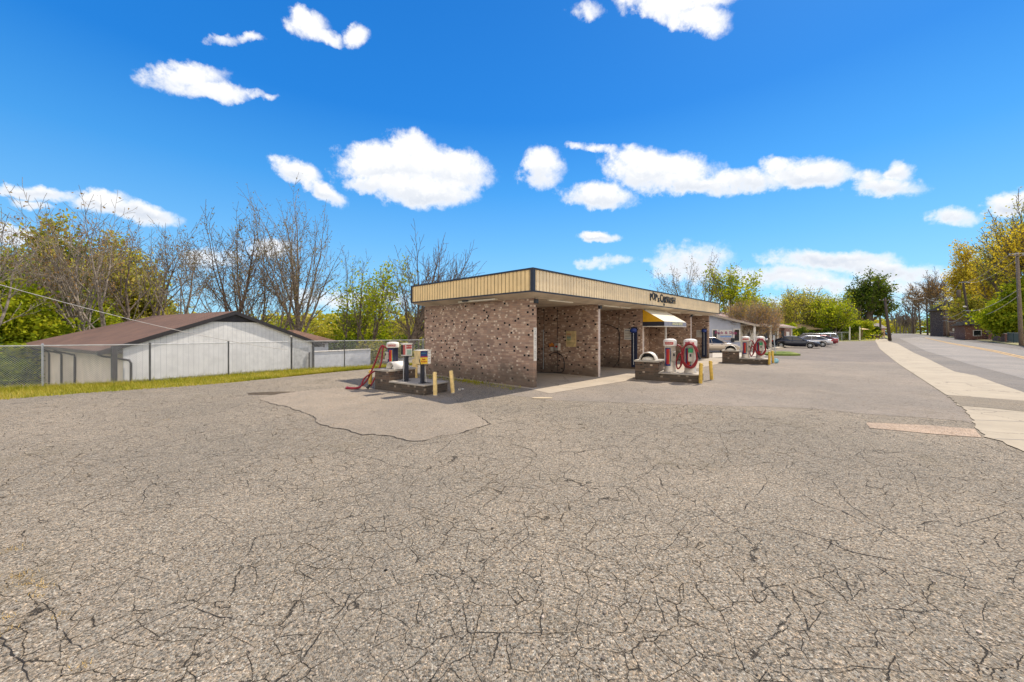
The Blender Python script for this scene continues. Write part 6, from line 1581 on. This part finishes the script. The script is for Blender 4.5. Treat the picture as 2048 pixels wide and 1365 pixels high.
MT('yellow_tree', 'second golden tree with thick dark trunk near the evergreen', 1968, 114, 470, 145, z=.04, lf=M_L_YEL, per=3, size=.45, spread=.55, drop=.35, r=.75, rmin=.05, lev=4, kids=(9, 5, 4, 3), bark=M_BARKD, group=GS, ang=(26, 30, 36, 40), len=(.62, .6, .55, .5), trunkfrac=.5)
MT('yellow_tree', 'tallest brownish leafed tree rising at the right edge', 2014, 90, 405, 146, z=.04, lf=M_L_OLIVE, per=2, size=.42, spread=.5, drop=.35, r=.8, rmin=.05, lev=4, kids=(9, 5, 4, 3), bark=M_BARKD, group=GS, ang=(26, 30, 36, 40), len=(.62, .6, .55, .5), trunkfrac=.5)
MT('yellow_tree', 'golden brown tree just outside the right edge', 2080, 76, 430, 147, z=.04, lf=M_L_YEL, per=3, size=.45, spread=.5, drop=.3, r=.7, rmin=.05, lev=4, kids=(9, 6, 4, 3), bark=M_BARKD, group=GS, ang=(38, 38, 42, 44))
leafy('evergreen_tree', 'dense glossy evergreen tree with yellowish leaf tips behind the green gate', gp(2022, 76, .04), hgt(578, 76, .04), 150, M_L_GREEN, M_BARKD, per=14, size=.5, spread=.6, r=.5, kids=(12, 7, 4, 3), ang=(62, 50, 45, 45), group='evergreen trees', trunkfrac=.55, from_=(.28, .2, .2, .2))
leafy('evergreen_tree', 'second dense evergreen tree cut off by the right edge', gp(2085, 74, .04), hgt(560, 74, .04), 151, M_L_DARK, M_BARKD, per=12, size=.5, spread=.6, r=.5, kids=(12, 7, 4, 3), ang=(62, 50, 45, 45), group='evergreen trees', trunkfrac=.55, from_=(.28, .2, .2, .2))
# distant belts of wood
def belt(name, label, pts, h0, h1, count, size, lf, seed, depth=8, z=-1.9):
    g_ = random.Random(seed); m = MB(); A = [Vector(p) for p in pts]
    for i in range(len(A) - 1):
        a, b = A[i], A[i + 1]; n_ = max(1, int(count * (b - a).length / sum((A[j + 1] - A[j]).length for j in range(len(A) - 1))))
        for _ in range(n_):
            k = g_.random(); p = a.lerp(b, k); s0 = k * (b - a).length + i * 37
            top_h = h0 + (h1 - h0) * (.5 + .28 * sin(s0 * .23) + .22 * sin(s0 * .61 + 1.3)) * (.75 + .25 * g_.random())
            zz = top_h * g_.random() ** .7; s_ = size * g_.uniform(.5, 1.4)
            c = Vector((p.x + g_.gauss(0, depth * .3), p.y + g_.uniform(-depth, depth) * .5, z + zz)); n = Vector((g_.gauss(0, 1), g_.gauss(0, 1), g_.gauss(0, 1) + .4)).normalized(); a_, b_ = orth(n)
            m.add([c - a_ * s_ * .5, c - b_ * s_ * .38, c + a_ * s_ * .5, c + b_ * s_ * .38], [(0, 1, 2, 3)])
    o = m.build(name, lf); return tag(o, label, 'woods', kind='stuff')
belt('distant_woods', 'hazy belt of woods behind the shed and the long white wall', [(-130, 20), (-95, 60), (-60, 85), (-20, 95), (20, 100)], 5, 9.5, 30000, 1.0, M_L_OLIVE, 201, 14)
belt('distant_woods', 'belt of trees closing the far end of the street', [(70, 230), (200, 330), (400, 470), (560, 570), (640, 600), (650, 560)], 14, 24, 22000, 2.6, M_L_OLIVE, 202, 16, 0)
belt('distant_woods', 'dark woodland behind the buildings across the street', [(540, 480), (360, 300), (300, 215), (280, 150)], 14, 27, 18000, 2.2, M_L_DARK, 203, 16, 0)
# thin trunks seen against the far woods
g_ = random.Random(9)
for i in range(7):
    px_ = 1793 + i * 6.2 + g_.uniform(-2, 2); Y_ = 460 + g_.uniform(-8, 30)
    MT('bare_tree', ('pale thin trunk leftmost beyond the leaning pole', 'thin bare trunk second right of the leaning pole', 'thin bare trunk third right of the leaning pole', 'thin bare trunk in the middle of the road end', 'thin bare trunk just left of the farthest pole', 'thin dark trunk at the farthest pole', 'thin dark trunk right of the farthest pole')[i], px_, Y_, 630 + g_.uniform(-12, 10), 210 + i, r=.8, rmin=.22, lev=3, kids=(6, 5, 3, 3), ang=(26, 30, 34, 40), group='thin bare trunks at the end of the street', bark=M_BARK)
# air: pale haze in one closed box
hz_ = MB().box(-700, 900, -200, 900, -3.5, 60)
m = bpy.data.materials.new('haze_air'); m.use_nodes = True; nt = m.node_tree; nt.nodes.clear()
o_ = nt.nodes.new('ShaderNodeOutputMaterial'); pv = nt.nodes.new('ShaderNodeVolumePrincipled'); nt.links.new(pv.outputs[0], o_.inputs['Volume'])
pv.inputs['Color'].default_value = (.86, .92, 1, 1); pv.inputs['Density'].default_value = .0008
USE_HAZE = False
if USE_HAZE:
    o = hz_.build('haze', m); o['kind'] = 'stuff'; o['label'] = 'faint haze in the distance'
